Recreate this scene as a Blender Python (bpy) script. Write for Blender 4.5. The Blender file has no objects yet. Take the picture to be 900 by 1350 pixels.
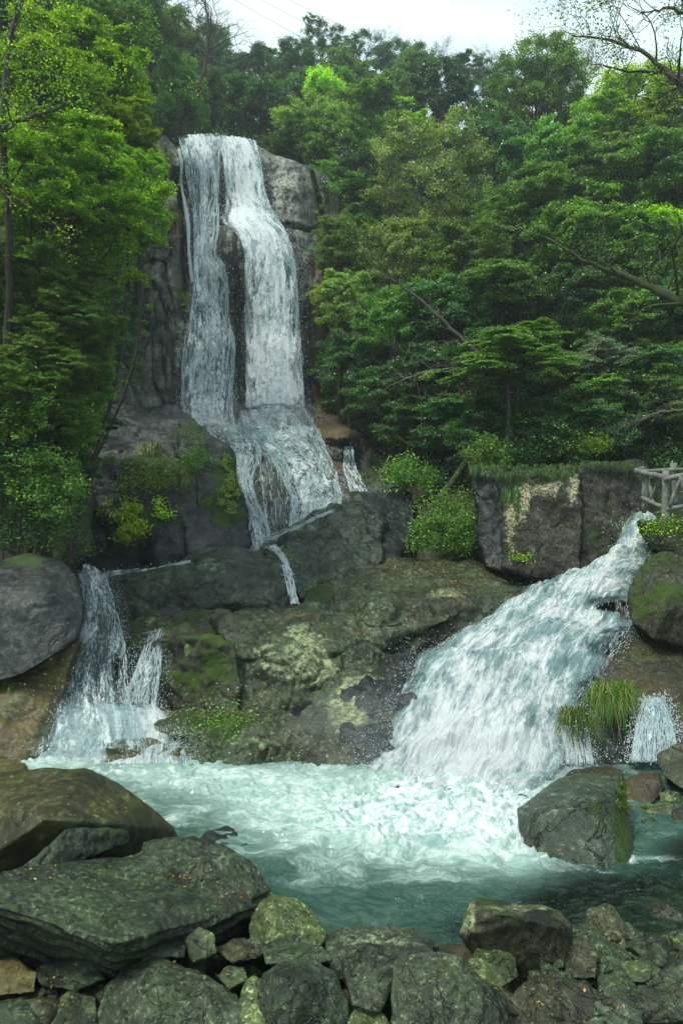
import bpy, bmesh, math, random
import numpy as np
from mathutils import Vector, Matrix
from mathutils.bvhtree import BVHTree
R = math.radians
SC = bpy.context.scene
COL = SC.collection

# ------------------------------------------------------------------ camera, sky, sun, exposure
ZC = 3.2          # eye height above the pool (m)
F = 900.0         # focal length in photo pixels
CX, CY = 450.0, 675.0
cam_d = bpy.data.cameras.new('camera'); cam = bpy.data.objects.new('camera', cam_d); COL.objects.link(cam)
cam.location = (0, 0, ZC); cam.rotation_euler = (R(90), 0, 0)
cam_d.sensor_fit = 'VERTICAL'; cam_d.sensor_height = 36.0; cam_d.lens = 24.0
cam_d.clip_end = 1000; cam_d.clip_start = 0.1
SC.camera = cam

SUN_EL, SUN_ROT = 61.0, -120.0     # sun high on the left, veiled by cloud
w = bpy.data.worlds.new('World'); SC.world = w; w.use_nodes = True
wt = w.node_tree; wt.nodes.clear()
def mk(nt, typ, ins=None, out=0, **props):
    n = nt.nodes.new(typ)
    for k, v in props.items(): setattr(n, k, v)
    for k, v in (ins or {}).items():
        s = n.inputs[k]
        if isinstance(v, bpy.types.NodeSocket): nt.links.new(v, s)
        else: s.default_value = v
    return n.outputs[out]
def M_(nt, op, a, b=0.0, clamp=False):
    return mk(nt, 'ShaderNodeMath', {0: a, 1: b}, operation=op, use_clamp=clamp)
def ss(nt, x, a, b, lo=0.0, hi=1.0):
    return mk(nt, 'ShaderNodeMapRange', {'Value': x, 'From Min': a, 'From Max': b, 'To Min': lo, 'To Max': hi}, interpolation_type='SMOOTHSTEP')
def mixc(nt, f, a, b, mode='MIX'):
    def c(v): return v if isinstance(v, bpy.types.NodeSocket) else (tuple(v) + (1.0,) if len(v) == 3 else v)
    return mk(nt, 'ShaderNodeMix', {0: f, 6: c(a), 7: c(b)}, 2, data_type='RGBA', blend_type=mode)
def noise(nt, vec, scale, detail=4, rough=.55, dist=0.0):
    return mk(nt, 'ShaderNodeTexNoise', {'Vector': vec, 'Scale': scale, 'Detail': detail, 'Roughness': rough, 'Distortion': dist})
def vscale(nt, vec, s):
    return mk(nt, 'ShaderNodeVectorMath', {0: vec, 1: s}, operation='MULTIPLY')

sky = mk(wt, 'ShaderNodeTexSky', sky_type='NISHITA', sun_disc=False, sun_elevation=R(SUN_EL), sun_rotation=R(SUN_ROT), air_density=1.2, dust_density=3.0, ozone_density=1.5)
tc = mk(wt, 'ShaderNodeTexCoord', out=0)
cl = noise(wt, vscale(wt, tc, (1, 1, 2.2)), 2.2, 6, .55, .4)
clf = ss(wt, cl, .28, .62, .55, 1.0)
cloud = mixc(wt, ss(wt, cl, .4, .75), (4.3, 5.5, 5.8), (6.0, 6.6, 6.6))
skyc = mixc(wt, clf, sky, cloud)
bg = mk(wt, 'ShaderNodeBackground', {'Color': skyc, 'Strength': 0.115})
wo = wt.nodes.new('ShaderNodeOutputWorld'); wt.links.new(bg, wo.inputs[0])

sun_d = bpy.data.lights.new('sun', 'SUN'); sun = bpy.data.objects.new('sun', sun_d); COL.objects.link(sun)
sun_d.energy = 2.3; sun_d.angle = R(12); sun_d.color = (.98, 1.0, .86)
az, el = R(SUN_ROT), R(SUN_EL)
sdir = Vector((math.sin(az) * math.cos(el), math.cos(az) * math.cos(el), math.sin(el)))
sun.rotation_euler = sdir.to_track_quat('Z', 'Y').to_euler()
sun.location = (0, 0, 60)
SC.view_settings.view_transform = 'Standard'; SC.view_settings.look = 'None'
SC.view_settings.exposure = 0.82; SC.view_settings.gamma = 1.0
cy = SC.cycles
cy.max_bounces = 5; cy.diffuse_bounces = 3; cy.glossy_bounces = 2; cy.transmission_bounces = 3
cy.transparent_max_bounces = 16; cy.caustics_reflective = False; cy.caustics_refractive = False
cy.sample_clamp_indirect = 4.0

# ------------------------------------------------------------------ helpers
def D(px, py, Y):                        # a point seen at photo pixel (px,py), Y metres away
    return ((px - CX) / F * Y, Y, ZC - (py - CY) / F * Y)
def G(px, py, z):                        # a point seen at (px,py) lying at height z
    return D(px, py, (ZC - z) * F / (py - CY))
def proj(P):
    P = np.asarray(P); y = np.maximum(P[..., 1], .3)
    return P[..., 0] / y * F + CX, CY - (P[..., 2] - ZC) / y * F

def _h(ix, iy, iz, s):
    h = (ix.astype(np.int64) * 374761393 + iy.astype(np.int64) * 668265263 + iz.astype(np.int64) * 2147483647 + s * 1274126177) & 0xFFFFFFFF
    h = ((h ^ (h >> 13)) * 1274126177) & 0xFFFFFFFF
    h = ((h ^ (h >> 16)) * 2246822519) & 0xFFFFFFFF
    return h ^ (h >> 15)
def perlin(P, seed=0):
    P = np.asarray(P, dtype=np.float64); i = np.floor(P); f = P - i
    i = i.astype(np.int64); u = f * f * f * (f * (f * 6 - 15) + 10)
    out = 0
    for dx in (0, 1):
        wx = u[:, 0] if dx else 1 - u[:, 0]
        for dy in (0, 1):
            wy = u[:, 1] if dy else 1 - u[:, 1]
            for dz in (0, 1):
                wz = u[:, 2] if dz else 1 - u[:, 2]
                h = _h(i[:, 0] + dx, i[:, 1] + dy, i[:, 2] + dz, seed)
                gx = (h & 1023) / 511.5 - 1; gy = ((h >> 10) & 1023) / 511.5 - 1; gz = ((h >> 20) & 1023) / 511.5 - 1
                out = out + wx * wy * wz * (gx * (f[:, 0] - dx) + gy * (f[:, 1] - dy) + gz * (f[:, 2] - dz))
    return out * 1.3
def fbm(P, oct=4, seed=0, gain=.5, lac=2.03):
    P = np.asarray(P, dtype=np.float64); a, s = 1.0, 0
    for k in range(oct):
        s = s + a * perlin(P, seed + k * 17); P = P * lac + 11.3; a *= gain
    return s
def worley(P, seed=0):
    P = np.asarray(P, dtype=np.float64); i = np.floor(P).astype(np.int64); f = P - i
    d1 = np.full(len(P), 9.0); d2 = np.full(len(P), 9.0); idm = np.zeros(len(P))
    for dx in (-1, 0, 1):
        for dy in (-1, 0, 1):
            for dz in (-1, 0, 1):
                h = _h(i[:, 0] + dx, i[:, 1] + dy, i[:, 2] + dz, seed)
                d = (dx + (h & 1023) / 1023 - f[:, 0]) ** 2 + (dy + ((h >> 10) & 1023) / 1023 - f[:, 1]) ** 2 + (dz + ((h >> 20) & 1023) / 1023 - f[:, 2]) ** 2
                d = np.sqrt(d); m = d < d1
                d2 = np.where(m, d1, np.minimum(d2, d)); idm = np.where(m, (h % 997) / 997.0, idm); d1 = np.where(m, d, d1)
    return d1, d2, idm

def tag(o, label=None, cat=None, group=None, kind=None):
    if label: o['label'] = label
    if cat: o['category'] = cat
    if group: o['group'] = group
    if kind: o['kind'] = kind
    return o
def mesh_np(name, V, Fs, mat=None, parent=None, smooth=True, attrs=None, uv=None, origin=None, midx=None):
    """V (n,3); Fs list of int arrays (m,k)"""
    V = np.asarray(V, dtype=np.float32)
    if origin is not None: V = V - np.asarray(origin, dtype=np.float32)
    me = bpy.data.meshes.new(name)
    if isinstance(Fs, np.ndarray): Fs = [Fs]
    Fs = [np.asarray(f, dtype=np.int32) for f in Fs if len(f)]
    loops = np.concatenate([f.ravel() for f in Fs]); tot = np.concatenate([np.full(len(f), f.shape[1], dtype=np.int32) for f in Fs])
    me.vertices.add(len(V)); me.vertices.foreach_set('co', V.ravel())
    me.loops.add(len(loops)); me.loops.foreach_set('vertex_index', loops)
    me.polygons.add(len(tot)); me.polygons.foreach_set('loop_start', np.concatenate([[0], np.cumsum(tot)[:-1]]).astype(np.int32))
    me.polygons.foreach_set('loop_total', tot)
    me.update(calc_edges=True)
    me.polygons.foreach_set('use_smooth', np.full(len(tot), smooth))
    for k, a in (attrs or {}).items():
        at = me.attributes.new(k, 'FLOAT', 'POINT'); at.data.foreach_set('value', np.asarray(a, dtype=np.float32))
    if uv is not None:
        l = me.uv_layers.new(name='uv'); l.data.foreach_set('uv', np.asarray(uv, dtype=np.float32)[loops].ravel())
    mats = mat if isinstance(mat, (list, tuple)) else [mat]
    for m in mats:
        if m: me.materials.append(m)
    if midx is not None: me.polygons.foreach_set('material_index', np.asarray(midx, dtype=np.int32))
    o = bpy.data.objects.new(name, me); COL.objects.link(o)
    if parent: o.parent = parent
    elif origin is not None: o.location = origin
    return o
def grid_faces(nu, nv, off=0):            # vertex index = j*nu+i
    a = np.arange(nu - 1)[None, :] + np.arange(nv - 1)[:, None] * nu
    a = a.ravel() + off
    return np.stack([a, a + 1, a + 1 + nu, a + nu], 1)
def empty(name, loc):
    o = bpy.data.objects.new(name, None); COL.objects.link(o); o.location = loc; o.empty_display_size = .3
    return o
def tube(path, radii, n=6, jitter=0, rng=None, cap=True):
    path = np.asarray(path, dtype=float); m = len(path)
    T = np.gradient(path, axis=0); T /= np.linalg.norm(T, axis=1)[:, None] + 1e-9
    up = np.array([0, 0, 1.0]) if abs(T[0, 2]) < .9 else np.array([1.0, 0, 0])
    V = []
    a = np.cross(T[0], up); a /= np.linalg.norm(a)
    for k in range(m):
        a = a - T[k] * a.dot(T[k]); a /= np.linalg.norm(a) + 1e-9; b = np.cross(T[k], a)
        th = np.arange(n) / n * 2 * np.pi
        r = radii[k] * (1 + (jitter * (rng.random(n) - .5) if jitter else 0))
        V.append(path[k] + np.outer(np.cos(th) * r, a) + np.outer(np.sin(th) * r, b))
    V = np.concatenate(V); Fs = []
    for k in range(m - 1):
        for i in range(n):
            Fs.append((k * n + i, k * n + (i + 1) % n, (k + 1) * n + (i + 1) % n, (k + 1) * n + i))
    Fs = np.array(Fs)
    if cap:
        V = np.concatenate([V, path[:1], path[-1:]])
        c0, c1 = m * n, m * n + 1
        T3 = [(c0, (i + 1) % n, i, i) for i in range(n)] + [(c1, (m - 1) * n + i, (m - 1) * n + (i + 1) % n, (m - 1) * n + (i + 1) % n) for i in range(n)]
        T3 = np.array(T3)[:, :3]
        return V, [Fs, T3]
    return V, [Fs]
def join(parts):                          # [(V,[F4,F3..])] -> V, [quads], [tris]
    Vs, Q, T, o = [], [], [], 0
    for V, Fs in parts:
        Vs.append(V)
        for f in Fs:
            (Q if f.shape[1] == 4 else T).append(f + o)
        o += len(V)
    out = []
    if Q: out.append(np.concatenate(Q))
    if T: out.append(np.concatenate(T))
    return np.concatenate(Vs), out

# ------------------------------------------------------------------ materials
def newmat(name):
    m = bpy.data.materials.new(name); m.use_nodes = True; m.node_tree.nodes.clear(); return m, m.node_tree
def outp(nt, sh, disp=None):
    o = nt.nodes.new('ShaderNodeOutputMaterial'); nt.links.new(sh, o.inputs[0])
def rockmat(name, dark, light, moss=.3, lichen=.2, wet=.5, sc=1.0, mossc=(.030, .060, .008), streak=.0, pale=(.30, .33, .22), bump=.5, brown=.0):
    m, nt = newmat(name)
    geo = nt.nodes.new('ShaderNodeNewGeometry'); pos = geo.outputs['Position']; nor = geo.outputs['Normal']
    n1 = noise(nt, pos, 1.1 * sc, 7, .6, .3); n2 = noise(nt, pos, 14 * sc, 6, .7); n3 = noise(nt, pos, 4.2 * sc, 5, .62, .6)
    n4 = noise(nt, pos, 60 * sc, 3, .7)
    col = mixc(nt, ss(nt, n1, .36, .66), dark, light)
    col = mixc(nt, ss(nt, n3, .45, .75, 0, .7), col, tuple(c * 1.75 for c in light))
    col = mixc(nt, ss(nt, n2, .3, .62, .75, .0), col, tuple(c * .45 for c in dark))
    # veins and hairline cracks
    v = M_(nt, 'ABSOLUTE', M_(nt, 'SUBTRACT', noise(nt, pos, 1.7 * sc, 5, .6, 1.2), .5))
    crk = ss(nt, v, .0, .014, 1, 0)
    col = mixc(nt, M_(nt, 'MULTIPLY', crk, .7), col, tuple(c * .25 for c in dark))
    if streak:
        st = noise(nt, vscale(nt, pos, (3.2, 3.2, .28)), 1.3, 5, .62)
        col = mixc(nt, ss(nt, st, .42, .62, 0, streak), col, tuple(c * .35 for c in dark))
        st2 = noise(nt, vscale(nt, pos, (5.2, 5.2, .35)), 1.1, 5, .6)
        col = mixc(nt, ss(nt, st2, .56, .7, 0, streak * .6), col, tuple(c * 1.9 for c in light))
    if brown:
        col = mixc(nt, ss(nt, noise(nt, pos, .8 * sc, 4, .6, .5), .45, .65, 0, brown), col, (.16, .085, .03))
    # object's own pale / dark patches
    pa = mk(nt, 'ShaderNodeAttribute', attribute_name='pale', out=2)
    pn = ss(nt, M_(nt, 'ADD', pa, M_(nt, 'MULTIPLY', M_(nt, 'SUBTRACT', n3, .5), 1.6)), .35, .7)
    pn = M_(nt, 'MULTIPLY', pn, ss(nt, pa, .02, .25))
    pn = M_(nt, 'MULTIPLY', pn, M_(nt, 'SUBTRACT', 1.0, M_(nt, 'MULTIPLY', ss(nt, n2, .42, .56, 1, 0), .85)))
    pn = M_(nt, 'MULTIPLY', pn, ss(nt, noise(nt, pos, 2.6 * sc, 6, .7, 1.5), .36, .56, .15, .9))
    col = mixc(nt, pn, col, pale)
    # lichen specks
    vo = mk(nt, 'ShaderNodeTexVoronoi', {'Vector': pos, 'Scale': 24 * sc, 'Randomness': 1.0})
    sp = M_(nt, 'MULTIPLY', ss(nt, vo, .08, .30, 1, 0), ss(nt, noise(nt, pos, 1.5 * sc, 5, .65, .8), .50, .64))
    sp = M_(nt, 'MAXIMUM', sp, M_(nt, 'MULTIPLY', ss(nt, n2, .56, .66), ss(nt, n1, .35, .55)))
    nz = mk(nt, 'ShaderNodeSeparateXYZ', {0: nor}, 2)
    sp = M_(nt, 'MULTIPLY', sp, ss(nt, nz, -.2, .5, .3, 1))
    col = mixc(nt, M_(nt, 'MULTIPLY', sp, lichen), col, pale)
    # moss grows on what faces up, plus per-object patches
    ma = mk(nt, 'ShaderNodeAttribute', attribute_name='moss', out=2)
    mm = M_(nt, 'ADD', M_(nt, 'MULTIPLY', ss(nt, nz, -.1, .8), .35), M_(nt, 'ADD', M_(nt, 'MULTIPLY', M_(nt, 'SUBTRACT', noise(nt, pos, 2.3 * sc, 7, .68), .5), 2.4), ma))
    mf = ss(nt, mm, .62 - moss, .92 - moss)
    mcol = mixc(nt, noise(nt, pos, 9 * sc, 5, .6), tuple(c * .45 for c in mossc), tuple(c * 1.9 for c in mossc))
    col = mixc(nt, M_(nt, 'MULTIPLY', mf, .92), col, mcol)
    wn = ss(nt, noise(nt, pos, 1.6 * sc, 5, .6), .38, .6)
    rgh = M_(nt, 'ADD', M_(nt, 'MULTIPLY', wn, .45 * (1 - wet) + .15), M_(nt, 'ADD', .62 - .38 * wet, M_(nt, 'MULTIPLY', mf, .3)), clamp=True)
    h = M_(nt, 'ADD', M_(nt, 'MULTIPLY', n2, .6), M_(nt, 'ADD', M_(nt, 'MULTIPLY', n4, .35), M_(nt, 'SUBTRACT', M_(nt, 'MULTIPLY', n3, 1.2), M_(nt, 'MULTIPLY', crk, .5))))
    h = M_(nt, 'ADD', h, M_(nt, 'MULTIPLY', mf, M_(nt, 'MULTIPLY', noise(nt, pos, 90 * sc, 2, .6), 1.2)))
    bp = mk(nt, 'ShaderNodeBump', {'Strength': bump, 'Distance': .05 / sc, 'Height': h})
    p = mk(nt, 'ShaderNodeBsdfPrincipled', {'Base Color': col, 'Roughness': rgh, 'Normal': bp, 'Specular IOR Level': .30,
        'Coat Weight': M_(nt, 'MULTIPLY', ss(nt, noise(nt, pos, 1.3 * sc, 5, .65, .5), .62 - .3 * wet, .72 - .3 * wet, 0, .6 * wet), M_(nt, 'SUBTRACT', 1.0, M_(nt, 'MULTIPLY', mf, .7))), 'Coat Roughness': .13, 'Coat IOR': 1.4, 'Coat Normal': bp})
    outp(nt, p); return m
def leafmat(name, c1, c2, trans=.35, tip=None, rough=.5):
    m, nt = newmat(name)
    geo = nt.nodes.new('ShaderNodeNewGeometry'); pos = geo.outputs['Position']
    oi = nt.nodes.new('ShaderNodeObjectInfo')
    n = noise(nt, pos, .9, 4, .6); ri = geo.outputs['Random Per Island']
    f = M_(nt, 'ADD', M_(nt, 'MULTIPLY', ri, .6), M_(nt, 'MULTIPLY', ss(nt, n, .35, .65), .4))
    r2 = M_(nt, 'FRACT', M_(nt, 'MULTIPLY', ri, 37.3))
    col = mixc(nt, f, c1, c2)
    if tip: col = mixc(nt, ss(nt, ri, .80, .95, 0, .95), col, tip)  # whole leaves picked at random and brightened: glints of light put into the colour
    hsv = mk(nt, 'ShaderNodeHueSaturation', {'Hue': M_(nt, 'ADD', .485, M_(nt, 'MULTIPLY', oi.outputs['Random'], .03)), 'Saturation': 1.0,
        'Value': M_(nt, 'MULTIPLY', M_(nt, 'ADD', .78, M_(nt, 'MULTIPLY', oi.outputs['Random'], .44)), M_(nt, 'ADD', .55, M_(nt, 'MULTIPLY', M_(nt, 'POWER', r2, 1.6), 1.3))), 'Color': col})  # random leaf tone, spread wide so its colour also stands in for light sparkle
    d = mk(nt, 'ShaderNodeBsdfPrincipled', {'Base Color': hsv, 'Roughness': rough * .75, 'Specular IOR Level': .55})
    t = mk(nt, 'ShaderNodeBsdfTranslucent', {'Color': mixc(nt, 1.0, hsv, (1.2, 1.35, .55), 'MULTIPLY')})
    outp(nt, mk(nt, 'ShaderNodeMixShader', {0: trans, 1: d, 2: t})); return m
def plainmat(name, c, rough=.7, c2=None, sc=8, bump=.3):
    m, nt = newmat(name)
    tcn = mk(nt, 'ShaderNodeNewGeometry', out=0)
    n = noise(nt, tcn, sc, 5, .65)
    col = mixc(nt, ss(nt, n, .3, .7), c, c2 or tuple(x * .6 for x in c))
    bp = mk(nt, 'ShaderNodeBump', {'Strength': bump, 'Distance': .02, 'Height': n})
    outp(nt, mk(nt, 'ShaderNodeBsdfPrincipled', {'Base Color': col, 'Roughness': rough, 'Normal': bp})); return m
# ------------------------------------------------------------------ terrain sheet
PROF = {
 -110: [(-20, 20), (30, 45), (60, 60), (110, 30)],
 -40: [(-20, 6), (0, 10), (10, 18), (20, 28), (30, 37), (50, 48), (60, 50), (110, 20)],
 -12: [(-20, 0), (0, 1), (8, 3), (14, 6), (20, 12), (28, 20), (40, 31), (55, 40), (65, 38), (110, 10)],
 -8: [(-20, 0), (0, .2), (8, .8), (12, 2.0), (18, 3.0), (24, 5), (26.5, 9), (28.5, 16), (40, 25), (54, 33), (65, 30), (110, 10)],
 -5: [(-20, 0), (4, .08), (4.9, .05), (5.3, -.2), (6, -.9), (9, -.8), (12, .3), (18, 1.2), (24, 2), (26.5, 8), (28.5, 16), (40, 25), (54, 33), (65, 30), (110, 10)],
 0: [(-20, 0), (4, .08), (4.95, .04), (5.4, -.25), (6, -.9), (9, -.9), (14, 0), (18, 1.0), (24, 2), (26.5, 8), (29, 16.3), (40, 26), (52, 32), (65, 28), (110, 10)],
 4: [(-20, 0), (4, .1), (4.9, .06), (5.4, -.12), (6.5, -.32), (7.5, -.7), (9, -.8), (12, .3), (15, 1.2), (17, 3.2), (20, 5), (25, 9), (30, 14), (40, 23), (52, 31), (65, 26), (110, 10)],
 8: [(-20, 0), (4, 0), (5.5, -.3), (7, -.2), (9, .6), (12, 2.4), (14, 2.9), (16, 4), (20, 6.5), (30, 15), (40, 22.5), (52, 29), (65, 24), (110, 10)],
 14: [(-20, 0), (0, 1), (8, 2.5), (12, 4), (20, 9), (30, 17), (45, 27), (60, 32), (110, 10)],
 40: [(-20, 5), (0, 10), (20, 20), (40, 28), (60, 32), (110, 10)],
 110: [(-20, 20), (30, 30), (60, 34), (110, 20)]}
PX = np.array(sorted(PROF)); 
def terrain_z(x, y):
    x = np.atleast_1d(np.asarray(x, float)); y = np.atleast_1d(np.asarray(y, float))
    zs = np.stack([np.interp(y, [p[0] for p in PROF[k]], [p[1] for p in PROF[k]]) for k in PX], 0)
    k = np.clip(np.searchsorted(PX, x) - 1, 0, len(PX) - 2)
    t = np.clip((x - PX[k]) / (PX[k + 1] - PX[k]), 0, 1); t = t * t * (3 - 2 * t)
    idx = np.arange(len(x))
    z = zs[k, idx] * (1 - t) + zs[k + 1, idx] * t
    far = np.clip((y - 9) / 12, 0.06, 1)
    P = np.stack([x, y, x * 0], 1)
    return z + far * fbm(P * .22, 4, 3) * 1.1 + .05 * fbm(P * 1.7, 3, 5)
M_earth = rockmat('earth', (.022, .020, .012), (.05, .045, .026), moss=.35, lichen=.05, wet=.3, sc=.7, mossc=(.02, .04, .008))
ys = np.concatenate([np.linspace(-20, 2, 12)[:-1], np.linspace(2, 30, 240)[:-1], np.linspace(30, 110, 110)])
xs = np.concatenate([np.linspace(-110, -16, 40)[:-1], np.linspace(-16, 16, 260)[:-1], np.linspace(16, 110, 40)])
gx, gy = np.meshgrid(xs, ys)
gz = terrain_z(gx.ravel(), gy.ravel())
ground = mesh_np('ground', np.stack([gx.ravel(), gy.ravel(), gz], 1), grid_faces(len(xs), len(ys)), M_earth)
tag(ground, kind='structure')

SURF = []                                # BVHs of solid surfaces, used to rest small things on rock
def add_surf(o):
    me = o.data; mw = np.array(o.matrix_world) if False else None
    n = len(me.vertices); co = np.empty(n * 3, dtype=np.float32); me.vertices.foreach_get('co', co); co = co.reshape(-1, 3) + np.array(o.location)
    me.calc_loop_triangles(); t = np.empty(len(me.loop_triangles) * 3, dtype=np.int32); me.loop_triangles.foreach_get('vertices', t)
    SURF.append((BVHTree.FromPolygons(co.tolist(), t.reshape(-1, 3).tolist()), o.name))
def ray(px, py, skip=()):
    d = Vector(((px - CX) / F, 1, -(py - CY) / F)).normalized(); o = Vector((0, 0, ZC)); best = None
    for b, nm in SURF:
        if nm in skip: continue
        h = b.ray_cast(o, d)
        if h[0] is not None and (best is None or h[3] < best[2]): best = (h[0], h[1], h[3])
    return best
def down(x, y, z0=30):
    best = None
    for b, nm in SURF:
        h = b.ray_cast(Vector((x, y, z0)), Vector((0, 0, -1)))
        if h[0] is not None and (best is None or h[0].z > best[0].z): best = h
    return best

# ------------------------------------------------------------------ cliff
def tps_fit(P, v, reg=1e-3):
    P = np.asarray(P, float) / 100; v = np.asarray(v, float); n = len(P)
    d = np.linalg.norm(P[:, None] - P[None], axis=2); K = np.where(d > 0, d * d * np.log(d + 1e-12), 0) + np.eye(n) * reg
    A = np.zeros((n + 3, n + 3)); A[:n, :n] = K; A[:n, n] = 1; A[:n, n + 1:] = P; A[n, :n] = 1; A[n + 1:, :n] = P.T
    c = np.linalg.solve(A, np.concatenate([v, [0, 0, 0]]))
    def f(Q):
        Q = np.asarray(Q, float) / 100; out = np.empty(len(Q))
        for s in range(0, len(Q), 20000):
            q = Q[s:s + 20000]; d = np.linalg.norm(q[:, None] - P[None], axis=2)
            out[s:s + 20000] = np.where(d > 0, d * d * np.log(d + 1e-12), 0) @ c[:n] + c[n] + q @ c[n + 1:]
        return out
    return f
CL = [(90, 300, 26.5), (90, 450, 25), (90, 560, 23), (90, 740, 19), (150, 230, 27), (150, 280, 26.3), (130, 400, 24.8), (130, 540, 22.5), (200, 190, 27), (215, 230, 26.6), (200, 300, 26.0), (190, 420, 24.8), (180, 520, 23.8),
 (228, 215, 25.6), (228, 300, 25.2), (225, 400, 24.6), (240, 185, 26.9), (262, 186, 26.8), (300, 183, 26.8), (340, 195, 26.4), (390, 215, 26.3), (430, 235, 26.6), (445, 270, 26.8),
 (262, 240, 26.3), (300, 240, 26.3), (350, 250, 25.9), (400, 270, 26.0), (262, 300, 26.2), (310, 285, 26.2), (310, 300, 25.3), (310, 340, 24.9), (350, 300, 25.5), (400, 320, 25.8), (430, 330, 26.2),
 (270, 350, 25.6), (250, 400, 25.2), (300, 400, 25.6), (318, 430, 25.7), (350, 400, 24.9), (395, 400, 25.0), (425, 400, 25.6), (450, 440, 26.4), (265, 480, 24.8), (320, 500, 25.4), (365, 480, 24.6), (400, 500, 24.8), (440, 520, 25.4),
 (250, 560, 24.0), (290, 562, 24.0), (320, 548, 24.4), (350, 542, 23.5), (395, 545, 23.8), (440, 545, 24.6), (500, 560, 24.5), (560, 560, 25),
 (340, 560, 22.9), (300, 590, 21.8), (280, 610, 21.0), (350, 590, 21.6), (400, 580, 22.2), (430, 600, 21.8), (345, 620, 20.3), (375, 650, 19.3), (372, 690, 18.2), (320, 640, 20.2), (335, 700, 18.2), (350, 716, 17.8), (400, 650, 19.9), (440, 668, 19.5), (415, 685, 18.9),
 (455, 580, 22.0), (470, 595, 22.4), (480, 640, 21.0), (450, 640, 20.6), (520, 600, 23), (530, 650, 21), (480, 700, 18.5), (540, 720, 18), (280, 720, 18), (250, 660, 20), (200, 700, 19.5), (250, 600, 22), (150, 620, 21)]
cliff_Y = tps_fit([(a, b) for a, b, c in CL], [c for a, b, c in CL])
lip_x = [84, 120, 150, 185, 205, 218, 232, 244, 262, 285, 302, 318, 340, 365, 390, 412, 432, 446, 460, 500, 530, 580]
lip_y = [300, 290, 268, 215, 180, 178, 196, 192, 184, 181, 182, 186, 193, 205, 212, 222, 232, 262, 400, 545, 552, 575]
nu, nv = 430, 520
U = np.linspace(86, 578, nu); 
lipv = np.interp(U, lip_x, lip_y) + 2.0 * fbm(np.stack([U * .06, U * 0, U * 0], 1), 3, 9)
vv = np.linspace(0, 1, nv)
PXg = np.repeat(U[None], nv, 0); PYg = lipv[None] + (750 - lipv[None]) * vv[:, None]
Yg = cliff_Y(np.stack([PXg.ravel(), PYg.ravel()], 1))
base = np.stack(D(PXg.ravel(), PYg.ravel(), Yg), 1)
def seg_d(px, py, pl):
    d = np.full(len(px), 1e9)
    for (x0, y0), (x1, y1) in zip(pl[:-1], pl[1:]):
        t = np.clip(((px - x0) * (x1 - x0) + (py - y0) * (y1 - y0)) / ((x1 - x0) ** 2 + (y1 - y0) ** 2), 0, 1)
        d = np.minimum(d, np.hypot(px - x0 - t * (x1 - x0), py - y0 - t * (y1 - y0)))
    return d
def cliff_detail(px, py, B):
    d = .32 * fbm(B * np.array([.45, .45, .28]), 4, 21) + .10 * fbm(B * 1.9, 4, 31, .55)
    # vertical joints
    q = B.copy(); q[:, 0] += .5 * fbm(B * .35, 2, 44); f1, f2, idm = worley(q * np.array([.42, .3, .12]), 8)
    lf = np.clip((250 - px) / 30, 0, 1)
    d += (idm - .5) * (.08 + .2 * lf) - (.03 + .09 * lf) * np.exp(-(f2 - f1) / .03)
    f1, f2, idm = worley(q * np.array([1.1, .8, .38]), 18)
    left = np.clip((245 - px) / 30, 0, 1); low = np.clip((py - 545) / 30, 0, 1)
    d += (idm - .5) * (.03 + .30 * left) * (1 - .5 * low) - (.0 + .12 * left) * np.exp(-(f2 - f1) / .05)
    # named cracks: (polyline, depth, width px)
    for pl, dep, wd in [([(262, 268), (300, 282), (345, 290), (365, 296), (405, 302), (420, 300)], .7, 2.6), ([(288, 296), (320, 296)], .5, 2.5),
                        ([(412, 226), (422, 270), (432, 310)], .6, 2.5), ([(312, 300), (314, 420), (318, 540)], .25, 2.5), ([(232, 200), (240, 300), (244, 380)], .5, 4),
                        ([(422, 584), (458, 588)], .5, 4), ([(424, 605), (470, 612)], .35, 4), ([(350, 582), (372, 640), (398, 690)], .3, 5)]:
        d -= dep * np.exp(-(seg_d(px, py, pl) / wd) ** 2)
    for (x, y, rx, ry, a) in [(302, 330, 16, 45, .45), (380, 330, 20, 30, .2), (258, 400, 14, 30, .3), (355, 640, 24, 38, .3), (440, 572, 30, 12, .35), (385, 250, 25, 30, .2)]:
        d += a * np.exp(-((px - x) / rx) ** 2 - ((py - y) / ry) ** 2)
    return d
dd = cliff_detail(PXg.ravel(), PYg.ravel(), base)
base[:, 1] -= dd * np.clip(vv[:, None] * 25, .1, 1).repeat(nu, 1).ravel()
B3 = base.reshape(nv, nu, 3)
back = []
for k, (dy, dz) in enumerate([(6, -.8), (3.5, -.05), (2, .05), (1, .12), (.4, .07)]):
    r = B3[0].copy(); r[:, 1] += dy; r[:, 2] += dz + .12 * fbm(r * .9, 3, 61 + k); back.append(r)
V = np.concatenate([np.stack(back), B3], 0); nvt = nv + 5
PA = np.concatenate([PXg[:5], PXg]).ravel(); PB = np.concatenate([PYg[:5], PYg]).ravel()
def blobs(px, py, L):
    s = np.zeros(len(px))
    for (x, y, rx, ry, a) in L: s = s + a * np.exp(-((px - x) / rx) ** 2 - ((py - y) / ry) ** 2)
    return s
pale_c = blobs(PA, PB, [(235, 450, 8, 60, .8), (375, 250, 16, 50, .5), (320, 190, 40, 6, .5), (310, 315, 16, 18, .6), (395, 350, 12, 50, .35), (360, 650, 30, 60, .25), (440, 570, 34, 14, .6), (450, 610, 18, 14, .4), (385, 200, 30, 8, .4), (374, 232, 22, 40, .7), (398, 335, 14, 60, .7), (410, 440, 10, 60, .3), (270, 320, 8, 40, .3)])
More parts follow.
